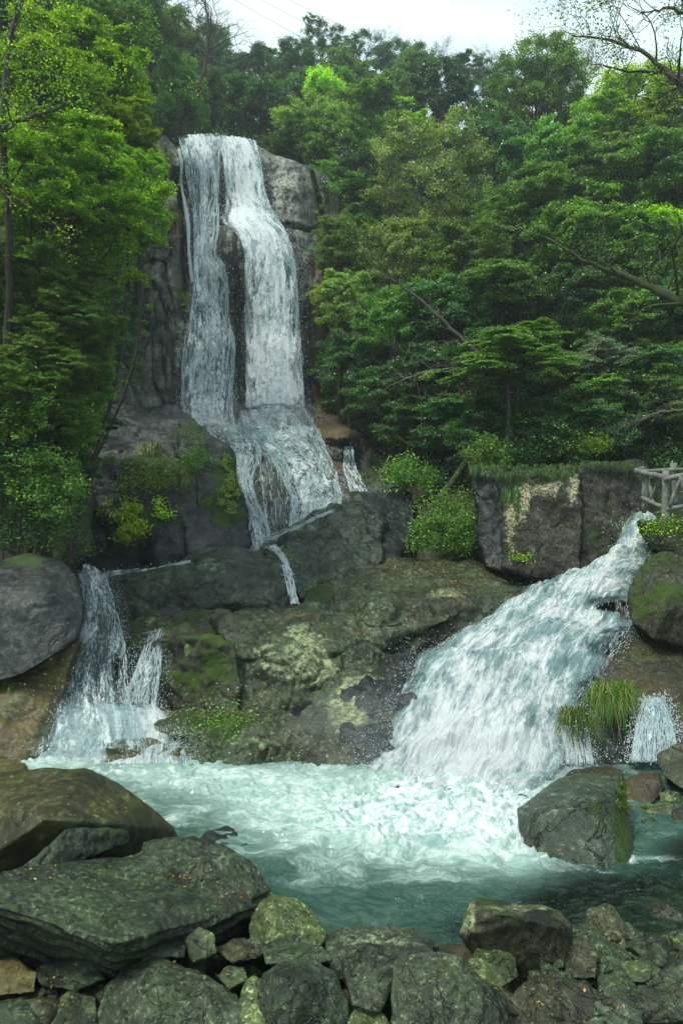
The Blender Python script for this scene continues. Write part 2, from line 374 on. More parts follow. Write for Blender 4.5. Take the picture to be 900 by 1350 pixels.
moss_c = blobs(PA, PB, [(215, 210, 16, 26, 1.2), (180, 440, 18, 90, .7), (240, 395, 7, 22, 1.3), (313, 425, 6, 35, .9), (165, 300, 30, 60, .5), (417, 260, 4, 40, 1.3), (228, 270, 14, 12, .7), (300, 240, 6, 40, .3), (325, 600, 14, 30, .4), (500, 620, 40, 40, .5), (295, 660, 16, 50, 1.0), (440, 490, 14, 60, .2)])
brown_c = blobs(PA, PB, [(430, 470, 18, 100, 1.0), (420, 360, 14, 60, .5), (229, 285, 12, 16, .9), (445, 570, 30, 12, .8), (232, 400, 4, 50, .6), (445, 615, 18, 12, .7)])
M_cliff = rockmat('cliff_rock', (.040, .045, .038), (.145, .150, .115), moss=-.05, lichen=.25, wet=.75, sc=.55, streak=.9, pale=(.34, .36, .29), bump=.6)
nt = M_cliff.node_tree; pb = [n for n in nt.nodes if n.type == 'BSDF_PRINCIPLED'][0]
src = pb.inputs['Base Color'].links[0].from_socket
br = mk(nt, 'ShaderNodeAttribute', attribute_name='brown', out=2)
nt.links.new(mixc(nt, ss(nt, br, .05, .8, 0, .85), src, mixc(nt, .75, (.17, .105, .05), src, 'MULTIPLY') if False else (.13, .082, .040)), pb.inputs['Base Color'])
cliff = mesh_np('cliff', V.reshape(-1, 3), grid_faces(nu, nvt), M_cliff, attrs={'pale': pale_c, 'moss': moss_c, 'brown': brown_c})
tag(cliff, kind='structure'); add_surf(cliff)

# ------------------------------------------------------------------ rocks
def remesh(V, Fs, vox, smooth):
    me = bpy.data.meshes.new('t'); me.from_pydata([tuple(v) for v in V], [], [tuple(f) for f in Fs])
    o = bpy.data.objects.new('t', me); COL.objects.link(o)
    m = o.modifiers.new('r', 'REMESH'); m.mode = 'VOXEL'; m.voxel_size = vox
    s = o.modifiers.new('s', 'SMOOTH'); s.factor = .5; s.iterations = smooth
    dg = bpy.context.evaluated_depsgraph_get(); ev = o.evaluated_get(dg); me2 = bpy.data.meshes.new_from_object(ev)
    n = len(me2.vertices); co = np.empty(n * 3); me2.vertices.foreach_get('co', co)
    nr = np.empty(n * 3); me2.vertices.foreach_get('normal', nr)
    bpy.data.objects.remove(o); bpy.data.meshes.remove(me)
    return me2, co.reshape(-1, 3), nr.reshape(-1, 3)
def hull(pts):
    bm = bmesh.new()
    for p in pts: bm.verts.new(p)
    r = bmesh.ops.convex_hull(bm, input=bm.verts)
    dl = [g for g in r['geom_interior'] if isinstance(g, bmesh.types.BMVert)]
    bmesh.ops.delete(bm, geom=dl, context='VERTS')
    bm.verts.index_update(); V = [v.co[:] for v in bm.verts]; Fs = [[v.index for v in f.verts] for f in bm.faces]; bm.free()
    return V, Fs
def thick(pts, d):                       # hidden back and base points behind a traced outline
    P = np.array(pts); c = P.mean(0); out = [tuple(p) for p in P]
    for p in P:
        q = p * np.array([1, 1, 1]); t = (p[1] + d) / p[1]
        b = np.array([p[0] * t, p[1] * t, ZC + (p[2] - ZC) * t]); cc = np.array([c[0] * t, b[1], ZC + (c[2] - ZC) * t])
        b = cc + (b - cc) * .84; b[2] -= .1 * d; out.append(tuple(b))
    return out
NR = [0]
def rock(name, label, mat, hulls, vox=.03, smooth=5, amp=.05, fr=1.6, crack=.03, cf=1.2, terr=0.0, tdir=(.2, -.3, 1), tf=6, fine=.006, moss=None, pale=None, brown=None, group='boulders along the stream', cat='rock', seed=None):
    NR[0] += 1; sd = seed or NR[0] * 7
    Vs, Fs, o = [], [], 0
    for h in hulls:
        v, f = hull(h); Vs += v; Fs += [[i + o for i in q] for q in f]; o += len(v)
    me, P, N = remesh(Vs, Fs, vox, smooth)
    d = amp * fbm(P * fr, 3, sd) + amp * .28 * fbm(P * fr * 4.1, 3, sd + 3, .6) + fine * fbm(P * 16, 2, sd + 5)
    if crack:
        q = P + .25 * np.stack([fbm(P * fr, 2, sd + 50), fbm(P * fr, 2, sd + 51), fbm(P * fr, 2, sd + 52)], 1)
        f1, f2, idm = worley(q * cf, sd + 8); e = f2 - f1
        on = np.clip(.5 + 1.8 * fbm(P * cf * .6, 2, sd + 60), .08, 1)      # joints open only here and there
        d = d + (idm - .5) * crack * 1.3 * np.clip(e * 5, 0, 1) - crack * .55 * on * np.exp(-e / .03)
    if terr:
        t = P @ np.array(tdir) * tf + 1.6 * fbm(P * fr * .7, 3, sd + 9); s = t - np.floor(t)
        d = d + terr * (np.clip(s * 1.25, 0, 1) ** 2 - .5) * np.clip(1.15 - np.abs(N[:, 2]), .15, 1)
    P = P + N * d[:, None]
    lo = P.min(0); c = np.array([P[:, 0].mean(), P[:, 1].mean(), lo[2]])
    me.vertices.foreach_set('co', (P - c).astype(np.float32).ravel())
    px, py = proj(P)
    at = me.attributes.new('moss', 'FLOAT', 'POINT'); at.data.foreach_set('value', blobs(px, py, moss or []).astype(np.float32))
    at = me.attributes.new('pale', 'FLOAT', 'POINT'); at.data.foreach_set('value', blobs(px, py, pale or []).astype(np.float32))
    me.polygons.foreach_set('use_smooth', np.ones(len(me.polygons), dtype=bool)); me.materials.clear(); me.materials.append(mat); me.name = name; me.update()
    ob = bpy.data.objects.new(name, me); ob.location = c; COL.objects.link(ob); tag(ob, label, cat, group)
    add_surf(ob); return ob
# ------------------------------------------------------------------ rock materials
M_dk = rockmat('wet_dark_rock', (0.0051, 0.0088, 0.0090), (0.0195, 0.0300, 0.0290), moss=-.05, lichen=.2, wet=.7, sc=.8, streak=.2)
M_mid = rockmat('stream_rock', (0.0120, 0.0202, 0.0084), (0.0583, 0.0827, 0.0366), moss=.12, lichen=.5, wet=1.0, sc=1.0, pale=(.36, .42, .22), brown=.2, bump=.8)
M_dom = rockmat('grey_green_rock', (0.0122, 0.0203, 0.0115), (0.0490, 0.0741, 0.0418), moss=.08, lichen=.4, wet=1.0, sc=.9, pale=(.34, .40, .26), bump=.7)
M_mossy = rockmat('mossy_rock', (.014, .015, .008), (.055, .057, .034), moss=.34, lichen=.35, wet=.4, sc=1.1, pale=(.30, .34, .19))
M_wall = rockmat('lichen_wall_rock', (0.0198, 0.0199, 0.0153), (0.0630, 0.0627, 0.0467), moss=-.02, lichen=.25, wet=.35, sc=1.3, streak=.5, pale=(.42, .41, .24), bump=.9)
M_brn = rockmat('brown_wet_rock', (0.0119, 0.0133, 0.0056), (0.0391, 0.0418, 0.0176), moss=.12, lichen=.25, wet=.75, sc=1.0, brown=.2, mossc=(.05, .06, .006))
M_yel = rockmat('ochre_wet_rock', (.030, .027, .006), (.095, .085, .016), moss=.24, lichen=.3, wet=.75, sc=1.2, brown=.25, mossc=(.06, .075, .006))
M_fg = rockmat('granite_boulder', (.014, .022, .008), (.085, .118, .042), moss=.06, lichen=.6, wet=.9, sc=2.0, mossc=(.050, .080, .010), pale=(.40, .50, .20), bump=.8)
M_fgd = rockmat('dark_granite_boulder', (0.0072, 0.0140, 0.0059), (0.0432, 0.0700, 0.0306), moss=-.02, lichen=.45, wet=.95, sc=2.0, mossc=(.038, .065, .010), pale=(.34, .43, .20), bump=.8)
M_fgl = rockmat('pale_granite_boulder', (.030, .044, .014), (.13, .175, .062), moss=.16, lichen=.9, wet=.6, sc=2.2, mossc=(.06, .10, .014), pale=(.48, .57, .27), bump=.8)
M_slab = rockmat('smooth_slab', (.018, .019, .006), (.062, .060, .018), moss=.10, lichen=.3, wet=.75, sc=1.3, mossc=(.042, .050, .010), pale=(.30, .36, .19), bump=.35)

M_fgg = rockmat('grey_granite_boulder', (.011, .018, .008), (.062, .086, .042), moss=.05, lichen=.5, wet=.9, sc=1.8, mossc=(.05, .07, .012), pale=(.40, .46, .28), bump=.8)
M_fgb = rockmat('brownish_granite_boulder', (.015, .016, .007), (.068, .072, .032), moss=.06, lichen=.5, wet=.9, sc=1.9, mossc=(.05, .07, .01), pale=(.38, .42, .22), bump=.8, brown=.0)
def DD(L): return [D(*p) for p in L]
def GG(L): return [G(*p) for p in L]
# ---- upper left: ledge boulder under the cliff
rock('ledge_boulder', 'huge dark boulder with flat grey top and mossy right side, left of the main fall', M_dk, [
    thick(DD([(112, 606, 18.4), (128, 562, 19), (150, 534, 20), (235, 534, 20), (264, 560, 19.2), (262, 610, 18.2)]), 2.5),
    thick(DD([(106, 616, 17.3), (150, 604, 17.5), (250, 604, 17.3), (262, 640, 17), (262, 752, 16.2), (200, 766, 16.0), (104, 772, 16.2), (110, 690, 16.7)]), 2.5),
    thick(DD([(235, 548, 19.4), (275, 568, 18.8), (300, 592, 18.3), (322, 660, 17.3), (329, 718, 16.6), (318, 745, 16.2), (250, 760, 15.8), (235, 640, 17.1), (240, 600, 17.8)]), 2.2)],
    vox=.05, smooth=4, amp=.16, fr=.8, crack=.10, cf=.45, fine=.014, terr=.05, tdir=(.1, -.2, 1), tf=1.6,
    moss=[(225, 620, 45, 26, .8), (195, 690, 26, 24, .6), (300, 640, 22, 60, 1.1), (250, 565, 26, 12, .5)], pale=[])
rock('mossy_block', 'moss covered dark block between the left trees and the ledge boulder', M_mossy, [thick(DD([(50, 645, 14.6), (80, 616, 15), (120, 620, 15), (124, 735, 14), (98, 748, 13.6), (46, 738, 13.8)]), 2)], vox=.05, smooth=4, amp=.1, crack=.06, moss=[(90, 680, 30, 50, .5)])
rock('round_boulder', 'large rounded dark grey boulder at the left edge above the ochre rock', M_dk, [thick(DD([(-60, 765, 10.4), (0, 738, 10.8), (42, 728, 10.9), (85, 736, 10.8), (106, 762, 10.5), (114, 805, 10.1), (104, 842, 9.8), (68, 868, 9.5), (28, 892, 9.3), (-60, 915, 9.3), (30, 800, 9.7), (60, 780, 9.9)]), 1.8)], vox=.03, smooth=10, amp=.06, fr=.9, crack=.035, cf=.7, moss=[(30, 735, 50, 16, .7), (15, 800, 30, 50, .15)])
rock('ochre_rock', 'wet ochre yellow rock under the rounded boulder at the left edge', M_yel, [thick(DD([(-60, 905, 9.4), (30, 888, 9.7), (75, 866, 10.1), (104, 846, 10.4), (88, 900, 9.9), (70, 950, 9.4), (62, 990, 9.0), (20, 1015, 8.6), (-60, 1020, 8.5)]), 1.5)], vox=.03, smooth=6, amp=.07, crack=.04)
# ---- central outcrop
rock('domed_rock', 'smooth domed grey rock below the main fall with a water ribbon on its right', M_dom, [thick(DD([(128, 770, 13.6), (190, 750, 14.2), (255, 735, 14.8), (310, 721, 15.2), (342, 724, 15), (374, 745, 14.3), (389, 772, 13.7), (394, 803, 13.4), (350, 815, 13.1), (300, 818, 13.0), (230, 830, 12.8), (168, 838, 12.7), (138, 808, 13.0), (280, 762, 13.1), (200, 778, 12.9), (340, 758, 13.5), (310, 790, 12.8)]), 2)], vox=.034, smooth=6, amp=.12, fr=.9, crack=.10, cf=.6, fine=.012, pale=[(280, 745, 40, 12, .5), (350, 780, 20, 20, .3)])
rock('ledge_rock', 'low mossy ledge rock wedged beside the left cascade', M_mossy, [thick(DD([(146, 835, 12), (200, 806, 12.6), (262, 800, 12.6), (300, 806, 12.5), (296, 835, 11.9), (240, 838, 11.9), (165, 862, 11.5)]), 1.2)], vox=.03, smooth=5, amp=.07, crack=.05, pale=[(200, 818, 30, 10, .6)])
rock('sloping_rock', 'sloping dark rock shelf at the foot of the main fall', M_dom, [thick(DD([(340, 728, 16.2), (360, 712, 16.7), (392, 690, 17.2), (440, 668, 18), (470, 662, 18.2), (500, 690, 17.2), (505, 740, 15.5), (470, 768, 14.6), (400, 798, 13.6), (388, 765, 14.3), (362, 742, 15.1), (420, 720, 15.8)]), 2)], vox=.036, smooth=6, amp=.20, fr=.9, crack=.14, cf=.8, fine=.012, pale=[(400, 690, 30, 14, .5), (455, 745, 24, 14, .3)])
rock('dark_ridge_rock', 'smooth nearly black ridge of rock right of the fan shaped fall', M_dk, [thick(DD([(432, 672, 18), (480, 650, 18.6), (520, 642, 19), (545, 650, 18.9), (548, 700, 17.4), (520, 745, 15.8), (470, 720, 16.2)]), 1.5)], vox=.04, smooth=7, amp=.12, fr=.8, crack=.05)
rock('flat_rock', 'flat dark rock under the small green tuft, centre of the outcrop', M_mid, [thick(DD([(392, 806, 13.1), (404, 776, 13.8), (440, 764, 14.2), (495, 778, 13.9), (506, 802, 13.2), (450, 812, 12.9)]), 1)], vox=.03, smooth=5, amp=.06, crack=.05, moss=[(420, 785, 20, 10, .7)])
rock('mossy_face_rock', 'square edged rock with a vertical mossy face right of the left cascade', M_mossy, [thick(DD([(163, 856, 11.2), (178, 842, 11.5), (228, 826, 11.7), (245, 825, 11.5), (308, 852, 10.7), (316, 890, 10.5), (314, 948, 10.3), (240, 962, 10.4), (190, 955, 10.7), (176, 905, 11.0), (236, 836, 10.9)]), 1.6)], vox=.026, smooth=2, amp=.09, crack=.08, cf=1.3, moss=[(270, 890, 50, 50, .35)], pale=[(200, 832, 26, 7, .9), (246, 857, 4, 10, 1.2), (280, 838, 24, 5, .7)])
rock('patchy_rock', 'broad grey rock with pale yellow green patches in the middle of the outcrop', M_mid, [thick(DD([(285, 812, 12.3), (330, 803, 13), (400, 798, 13.2), (470, 795, 13.2), (520, 800, 13), (528, 850, 11.7), (505, 880, 11.0), (440, 897, 10.6), (412, 932, 10.5), (370, 955, 10.3), (320, 950, 10.4), (350, 862, 10.8), (460, 858, 10.95), (308, 870, 10.9), (400, 848, 11.0)]), 1.6)], vox=.026, smooth=3, amp=.15, fr=1.1, crack=.15, cf=.9, fine=.010, terr=.08, tdir=(.5, -.3, 1), tf=2.0,
    pale=[(412, 875, 40, 26, 1.8), (395, 830, 20, 20, .6), (460, 820, 26, 14, .4), (350, 870, 30, 30, .5), (440, 850, 10, 30, -1.2), (510, 820, 20, 30, .3)])
rock('waterline_rock', 'dark green wet rock along the far edge of the pool', M_mid, [
    thick(DD([(205, 958, 9.8), (240, 942, 10.1), (310, 932, 10.3), (395, 935, 10.1), (430, 950, 9.6), (445, 1005, 8.9), (420, 962, 9.1), (350, 968, 8.85), (280, 964, 8.95), (225, 966, 9.1), (340, 1022, 8.6), (260, 1015, 8.7), (206, 995, 9.0)]), 1.4),
    thick(DD([(395, 935, 9.8), (430, 893, 10.3), (470, 873, 10.7), (525, 872, 10.7), (545, 890, 10.3), (522, 940, 9.4), (500, 1010, 8.6), (430, 1016, 8.5), (400, 980, 9.0)]), 1.4)],
    vox=.026, smooth=4, amp=.14, fr=1.2, crack=.12, cf=1.1, fine=.008, pale=[(458, 930, 28, 32, 1.5), (350, 975, 60, 18, .45), (480, 900, 20, 14, .6), (430, 900, 14, 20, -.6)], moss=[(290, 950, 60, 14, .5)])
rock('stone_ledge', 'small angular ledge stone lodged low on the outcrop near the pool', M_mid, [thick(DD([(338, 968, 9.4), (352, 955, 9.6), (395, 946, 9.7), (412, 952, 9.5), (405, 968, 9.3), (360, 978, 9.2)]), .5)], vox=.02, smooth=3, amp=.03, crack=.03, pale=[(375, 955, 30, 6, .6)])
rock('rock_terrace', 'wide flat brownish rock terrace littered with leaves below the lichen wall', M_mid, [
    thick(DD([(430, 748, 15.6), (500, 738, 16), (560, 735, 16.1), (640, 742, 15.6), (700, 752, 15), (742, 766, 14.3), (735, 778, 13.6), (682, 802, 12.8), (622, 846, 12.1), (560, 870, 11.6), (480, 876, 11.3), (455, 850, 11.7), (440, 800, 13.0), (500, 802, 11.7), (560, 788, 12.6), (640, 785, 12.9), (560, 800, 12.2)]), 1),
    thick(DD([(478, 800, 12.2), (520, 782, 13.2), (585, 772, 13.5), (628, 784, 12.9), (600, 815, 12.0), (505, 850, 11.4), (480, 846, 11.3)]), .8)],
    vox=.034, smooth=5, amp=.15, fr=.9, crack=.12, cf=.7, fine=.012, terr=.06, tdir=(.1, -.3, 1), tf=2.4, pale=[(590, 782, 30, 8, .8), (650, 770, 40, 8, .3), (500, 800, 30, 12, .4), (470, 868, 30, 10, .7), (540, 850, 40, 8, .3)], moss=[(580, 755, 80, 10, .15)])
rock('shadowed_rock', 'dark wet rock beside the left edge of the broad white cascade', M_dk, [thick(DD([(450, 890, 10.4), (520, 882, 10.5), (600, 850, 11.2), (590, 880, 10.3), (555, 910, 9.7), (530, 950, 9.2), (505, 1010, 8.6), (470, 1014, 8.5), (450, 960, 9.2)]), 1.3)], vox=.026, smooth=4, amp=.12, crack=.08, pale=[(500, 895, 40, 6, .4)])
rock('midstream_rock', 'flat brown rock showing through the upper cascade', M_brn, [thick(DD([(775, 806, 11.6), (800, 796, 11.7), (836, 790, 11.6), (840, 815, 11.2), (800, 817, 11.2)]), .6)], vox=.02, smooth=4, amp=.03, crack=.02)
# ---- right: lichen wall
rock('lichen_wall', 'upright rock wall with cream lichen patches under a grassy top', M_wall, [thick(DD([(661, 628, 15.0), (690, 622, 15), (767, 620, 14.6), (764, 764, 13.5), (720, 762, 13.7), (664, 748, 14.1)]), 2.5)], vox=.03, smooth=2, amp=.12, fr=1.3, crack=.10, cf=1.0, pale=[(690, 660, 9, 30, 1.1), (712, 640, 26, 10, 1.3), (726, 640, 8, 20, .8), (672, 690, 8, 40, .9), (755, 640, 8, 30, .9), (700, 730, 20, 10, .3)], moss=[(690, 632, 60, 8, .9), (682, 670, 5, 40, .8)])
rock('wall_block', 'dark shaded block left of the lichen wall', M_dk, [thick(DD([(622, 622, 15.8), (664, 628, 15.5), (668, 756, 14.4), (640, 748, 14.7), (628, 700, 15.2)]), 2)], vox=.04, smooth=2, amp=.08, crack=.06)
rock('streaked_wall', 'dark streaked rock wall behind the top of the broad cascade', M_wall, [thick(DD([(764, 620, 14.8), (850, 606, 15.6), (860, 700, 14.9), (845, 735, 14.0), (790, 762, 13.6), (760, 766, 13.6)]), 2.5)], vox=.035, smooth=3, amp=.10, crack=.08, moss=[(800, 640, 40, 50, .35), (770, 700, 20, 60, .3), (800, 722, 40, 24, .3)], pale=[(800, 725, 30, 20, .25)])
rock('overhang_rock', 'mossy overhanging rock that carries the railing', M_mossy, [thick(DD([(836, 684, 11.5), (862, 692, 11.2), (905, 684, 11.2), (985, 684, 11.3), (985, 770, 11), (905, 748, 11), (878, 728, 11.2), (850, 708, 11.5)]), 2.2)], vox=.03, smooth=5, amp=.07, crack=.04, moss=[(860, 698, 40, 12, .8)])
rock('black_boulder', 'nearly black boulder with yellow moss at the right edge under the railing', M_mossy, [thick(DD([(834, 762, 11), (846, 745, 11), (872, 727, 11), (905, 732, 11), (985, 750, 11), (985, 860, 10.3), (900, 850, 10.2), (860, 844, 10.2), (834, 822, 10.5), (828, 790, 10.8), (880, 790, 10.1)]), 1.6)], vox=.026, smooth=7, amp=.05, crack=.03, moss=[(860, 800, 40, 30, .3)])
rock('brown_slope', 'broad wet brown rock slope on the right bank', M_brn, [thick(DD([(800, 850, 10.6), (835, 826, 11), (900, 836, 10.8), (985, 850, 10.6), (985, 990, 8.7), (905, 985, 8.7), (868, 925, 9.2), (820, 908, 9.5), (772, 912, 9.6), (778, 888, 9.9)]), 1.3)], vox=.028, smooth=7, amp=.06, fr=1.0, crack=.04, cf=.8)
rock('hollow_rock', 'dark undercut rock behind the grass tufts on the right bank', M_dk, [thick(DD([(762, 915, 9.8), (835, 905, 9.8), (905, 915, 9.7), (985, 930, 9.5), (985, 1050, 8.5), (900, 1050, 8.3), (830, 1040, 8.3), (755, 1030, 8.4), (735, 1000, 8.8), (755, 950, 9.3)]), 1.3)], vox=.028, smooth=5, amp=.07, fr=1.4, crack=.06, moss=[(800, 940, 50, 30, .3)], pale=[(770, 1000, 24, 14, .3)])
rock('pool_boulder', 'big rounded grey green boulder standing in the right of the pool', M_dom, [thick(DD([(681, 1066, 6.85), (735, 1026, 7.25), (780, 1018, 7.4), (814, 1020, 7.4), (824, 1040, 7.1), (834, 1110, 6.5), (836, 1150, 6.2), (795, 1160, 6.05), (740, 1145, 6.2), (690, 1125, 6.5), (683, 1095, 6.7), (700, 1072, 6.6), (790, 1058, 6.5), (760, 1048, 6.7)]), .9)], vox=.016, smooth=6, amp=.025, fr=1.6, crack=.005, cf=1.0, fine=.003, moss=[(820, 1090, 12, 50, 1.0), (760, 1030, 40, 9, .3)], pale=[(740, 1095, 60, 30, .15)])
for nm, lb, mt, pts in [
    ('shore_rock', 'low wet ochre rock at the left edge between the smooth boulder and the white water', M_yel, [(-60, 1000, 8.6), (0, 996, 8.6), (34, 1006, 8.45), (40, 1022, 8.1), (0, 1040, 7.9), (-60, 1040, 7.9)]),
    ('shore_rock', 'dark wet rock poking into the pool below the mossy faced rock', M_dom, [(262, 1008, 8.75), (285, 992, 8.9), (330, 990, 8.9), (352, 1008, 8.7), (340, 1024, 8.4), (275, 1024, 8.4)]),
    ('shore_rock', 'low dark rock at the pool edge left of the broad cascade', M_dom, [(392, 1006, 8.75), (420, 990, 8.9), (465, 992, 8.85), (480, 1010, 8.6), (450, 1024, 8.35), (400, 1022, 8.4)]),
    ('flat_rock', 'flat brown rock resting behind the big pool boulder', M_brn, [(728, 1034, 7.7), (750, 1016, 7.9), (800, 1008, 8.1), (824, 1016, 7.9), (820, 1034, 7.6), (760, 1044, 7.5)]),
    ('rounded_rock', 'olive rounded rock at the right edge, topmost of the small pile', M_mid, [(867, 996, 7.9), (890, 982, 8), (935, 972, 8), (960, 1000, 7.9), (950, 1045, 7.6), (895, 1040, 7.6), (872, 1022, 7.7)]),
    ('brown_rock', 'brown rounded rock just right of the pool boulder top', M_brn, [(820, 1030, 7.8), (848, 1014, 7.9), (872, 1018, 7.8), (874, 1045, 7.6), (856, 1064, 7.4), (824, 1060, 7.5)]),
    ('grey_stone', 'small pale grey stone between the brown rocks on the right', M_fgl, [(868, 1046, 7.6), (895, 1044, 7.6), (895, 1057, 7.5), (870, 1058, 7.5)]),
    ('wedge_stone', 'dark wedge shaped stone with a grass sprig in the right pile', M_fg, [(850, 1062, 7.4), (885, 1057, 7.45), (892, 1076, 7.2), (865, 1088, 7.1), (850, 1082, 7.15)]),
    ('mossy_stone', 'yellowish mossy stone at the right edge above the foam', M_brn, [(884, 1068, 7.2), (905, 1054, 7.3), (950, 1058, 7.2), (950, 1100, 6.9), (890, 1098, 6.9)]),
    ('low_stone', 'low stone at the waterline right of the pool boulder', M_mid, [(836, 1086, 7.0), (858, 1078, 7.1), (884, 1096, 6.9), (876, 1112, 6.7), (836, 1110, 6.7)]),
    ('round_stone', 'half sunken brown stone in the step of the left cascade', M_yel, [(140, 985, 9.0), (155, 975, 9.15), (200, 972, 9.15), (238, 985, 8.95), (236, 1014, 8.6), (180, 1020, 8.5), (143, 1012, 8.6)]),
    ('brown_rock', 'brown rock beside the foot of the left cascade', M_yel, [(180, 945, 10), (200, 934, 10.1), (245, 940, 10), (262, 965, 9.6), (250, 1000, 9.0), (200, 975, 9.3)]),
]:
    rock(nm, lb, mt, [thick(DD(pts), .5)], vox=.016, smooth=5, amp=.03, fr=2, crack=.015, fine=.003)
# ---- foreground boulders
fgk = dict(vox=.013, smooth=3, amp=.035, fr=2.4, crack=.025, cf=2.2, fine=.005, group='foreground boulders')
rock('smooth_boulder', 'broad smooth brown topped boulder at the left edge by the pool', M_slab, [thick(GG([(-80, 1024, .8), (60, 1013, .86), (115, 1013, .84), (160, 1034, .70), (198, 1064, .5), (228, 1094, .22), (240, 1116, -.1), (180, 1150, 0), (100, 1170, .1), (-80, 1175, .3), (60, 1080, .80), (150, 1085, .62)]), .6)],
    vox=.015, smooth=9, amp=.04, fr=1.2, crack=.012, cf=.8, fine=.003, group='foreground boulders', moss=[(150, 1065, 30, 30, .25)], pale=[(160, 1050, 26, 24, .35)])
rock('leaning_slab', 'dark tilted slab between the smooth boulder and the stepped slab', M_fgd, [thick(GG([(25, 1150, .66), (50, 1128, .72), (90, 1092, .80), (168, 1092, .66), (175, 1112, .55), (110, 1128, .6), (60, 1155, .58)]), .35)], **dict(fgk, smooth=3), moss=[(140, 1100, 40, 10, .6)])
rock('stepped_slab', 'large dark wet stepped slab with orange leaves, lower left', M_fgd, [
    thick(GG([(-80, 1165, .75), (0, 1168, .72), (60, 1142, .66), (190, 1122, .56), (300, 1150, .42), (350, 1182, .30), (345, 1196, .28), (250, 1218, .42), (150, 1246, .56), (120, 1230, .60), (0, 1196, .68), (-80, 1180, .7), (-80, 1250, .1), (60, 1275, 0), (150, 1300, 0), (240, 1275, -.02), (335, 1240, -.05)]), .4),
    thick(GG([(188, 1110, .60), (255, 1103, .63), (300, 1118, .58), (328, 1136, .50), (357, 1172, .34), (335, 1186, .34), (262, 1158, .50), (190, 1140, .56)]), .3)],
    vox=.014, smooth=3, amp=.03, fr=1.6, crack=.035, cf=1.2, fine=.004, terr=.035, tdir=(.25, .1, 1), tf=8, group='foreground boulders', pale=[(270, 1130, 50, 14, .5), (200, 1240, 60, 20, .35), (60, 1185, 80, 8, .4), (320, 1150, 30, 20, .4)], moss=[(40, 1230, 60, 40, .4), (240, 1160, 60, 20, .2)])
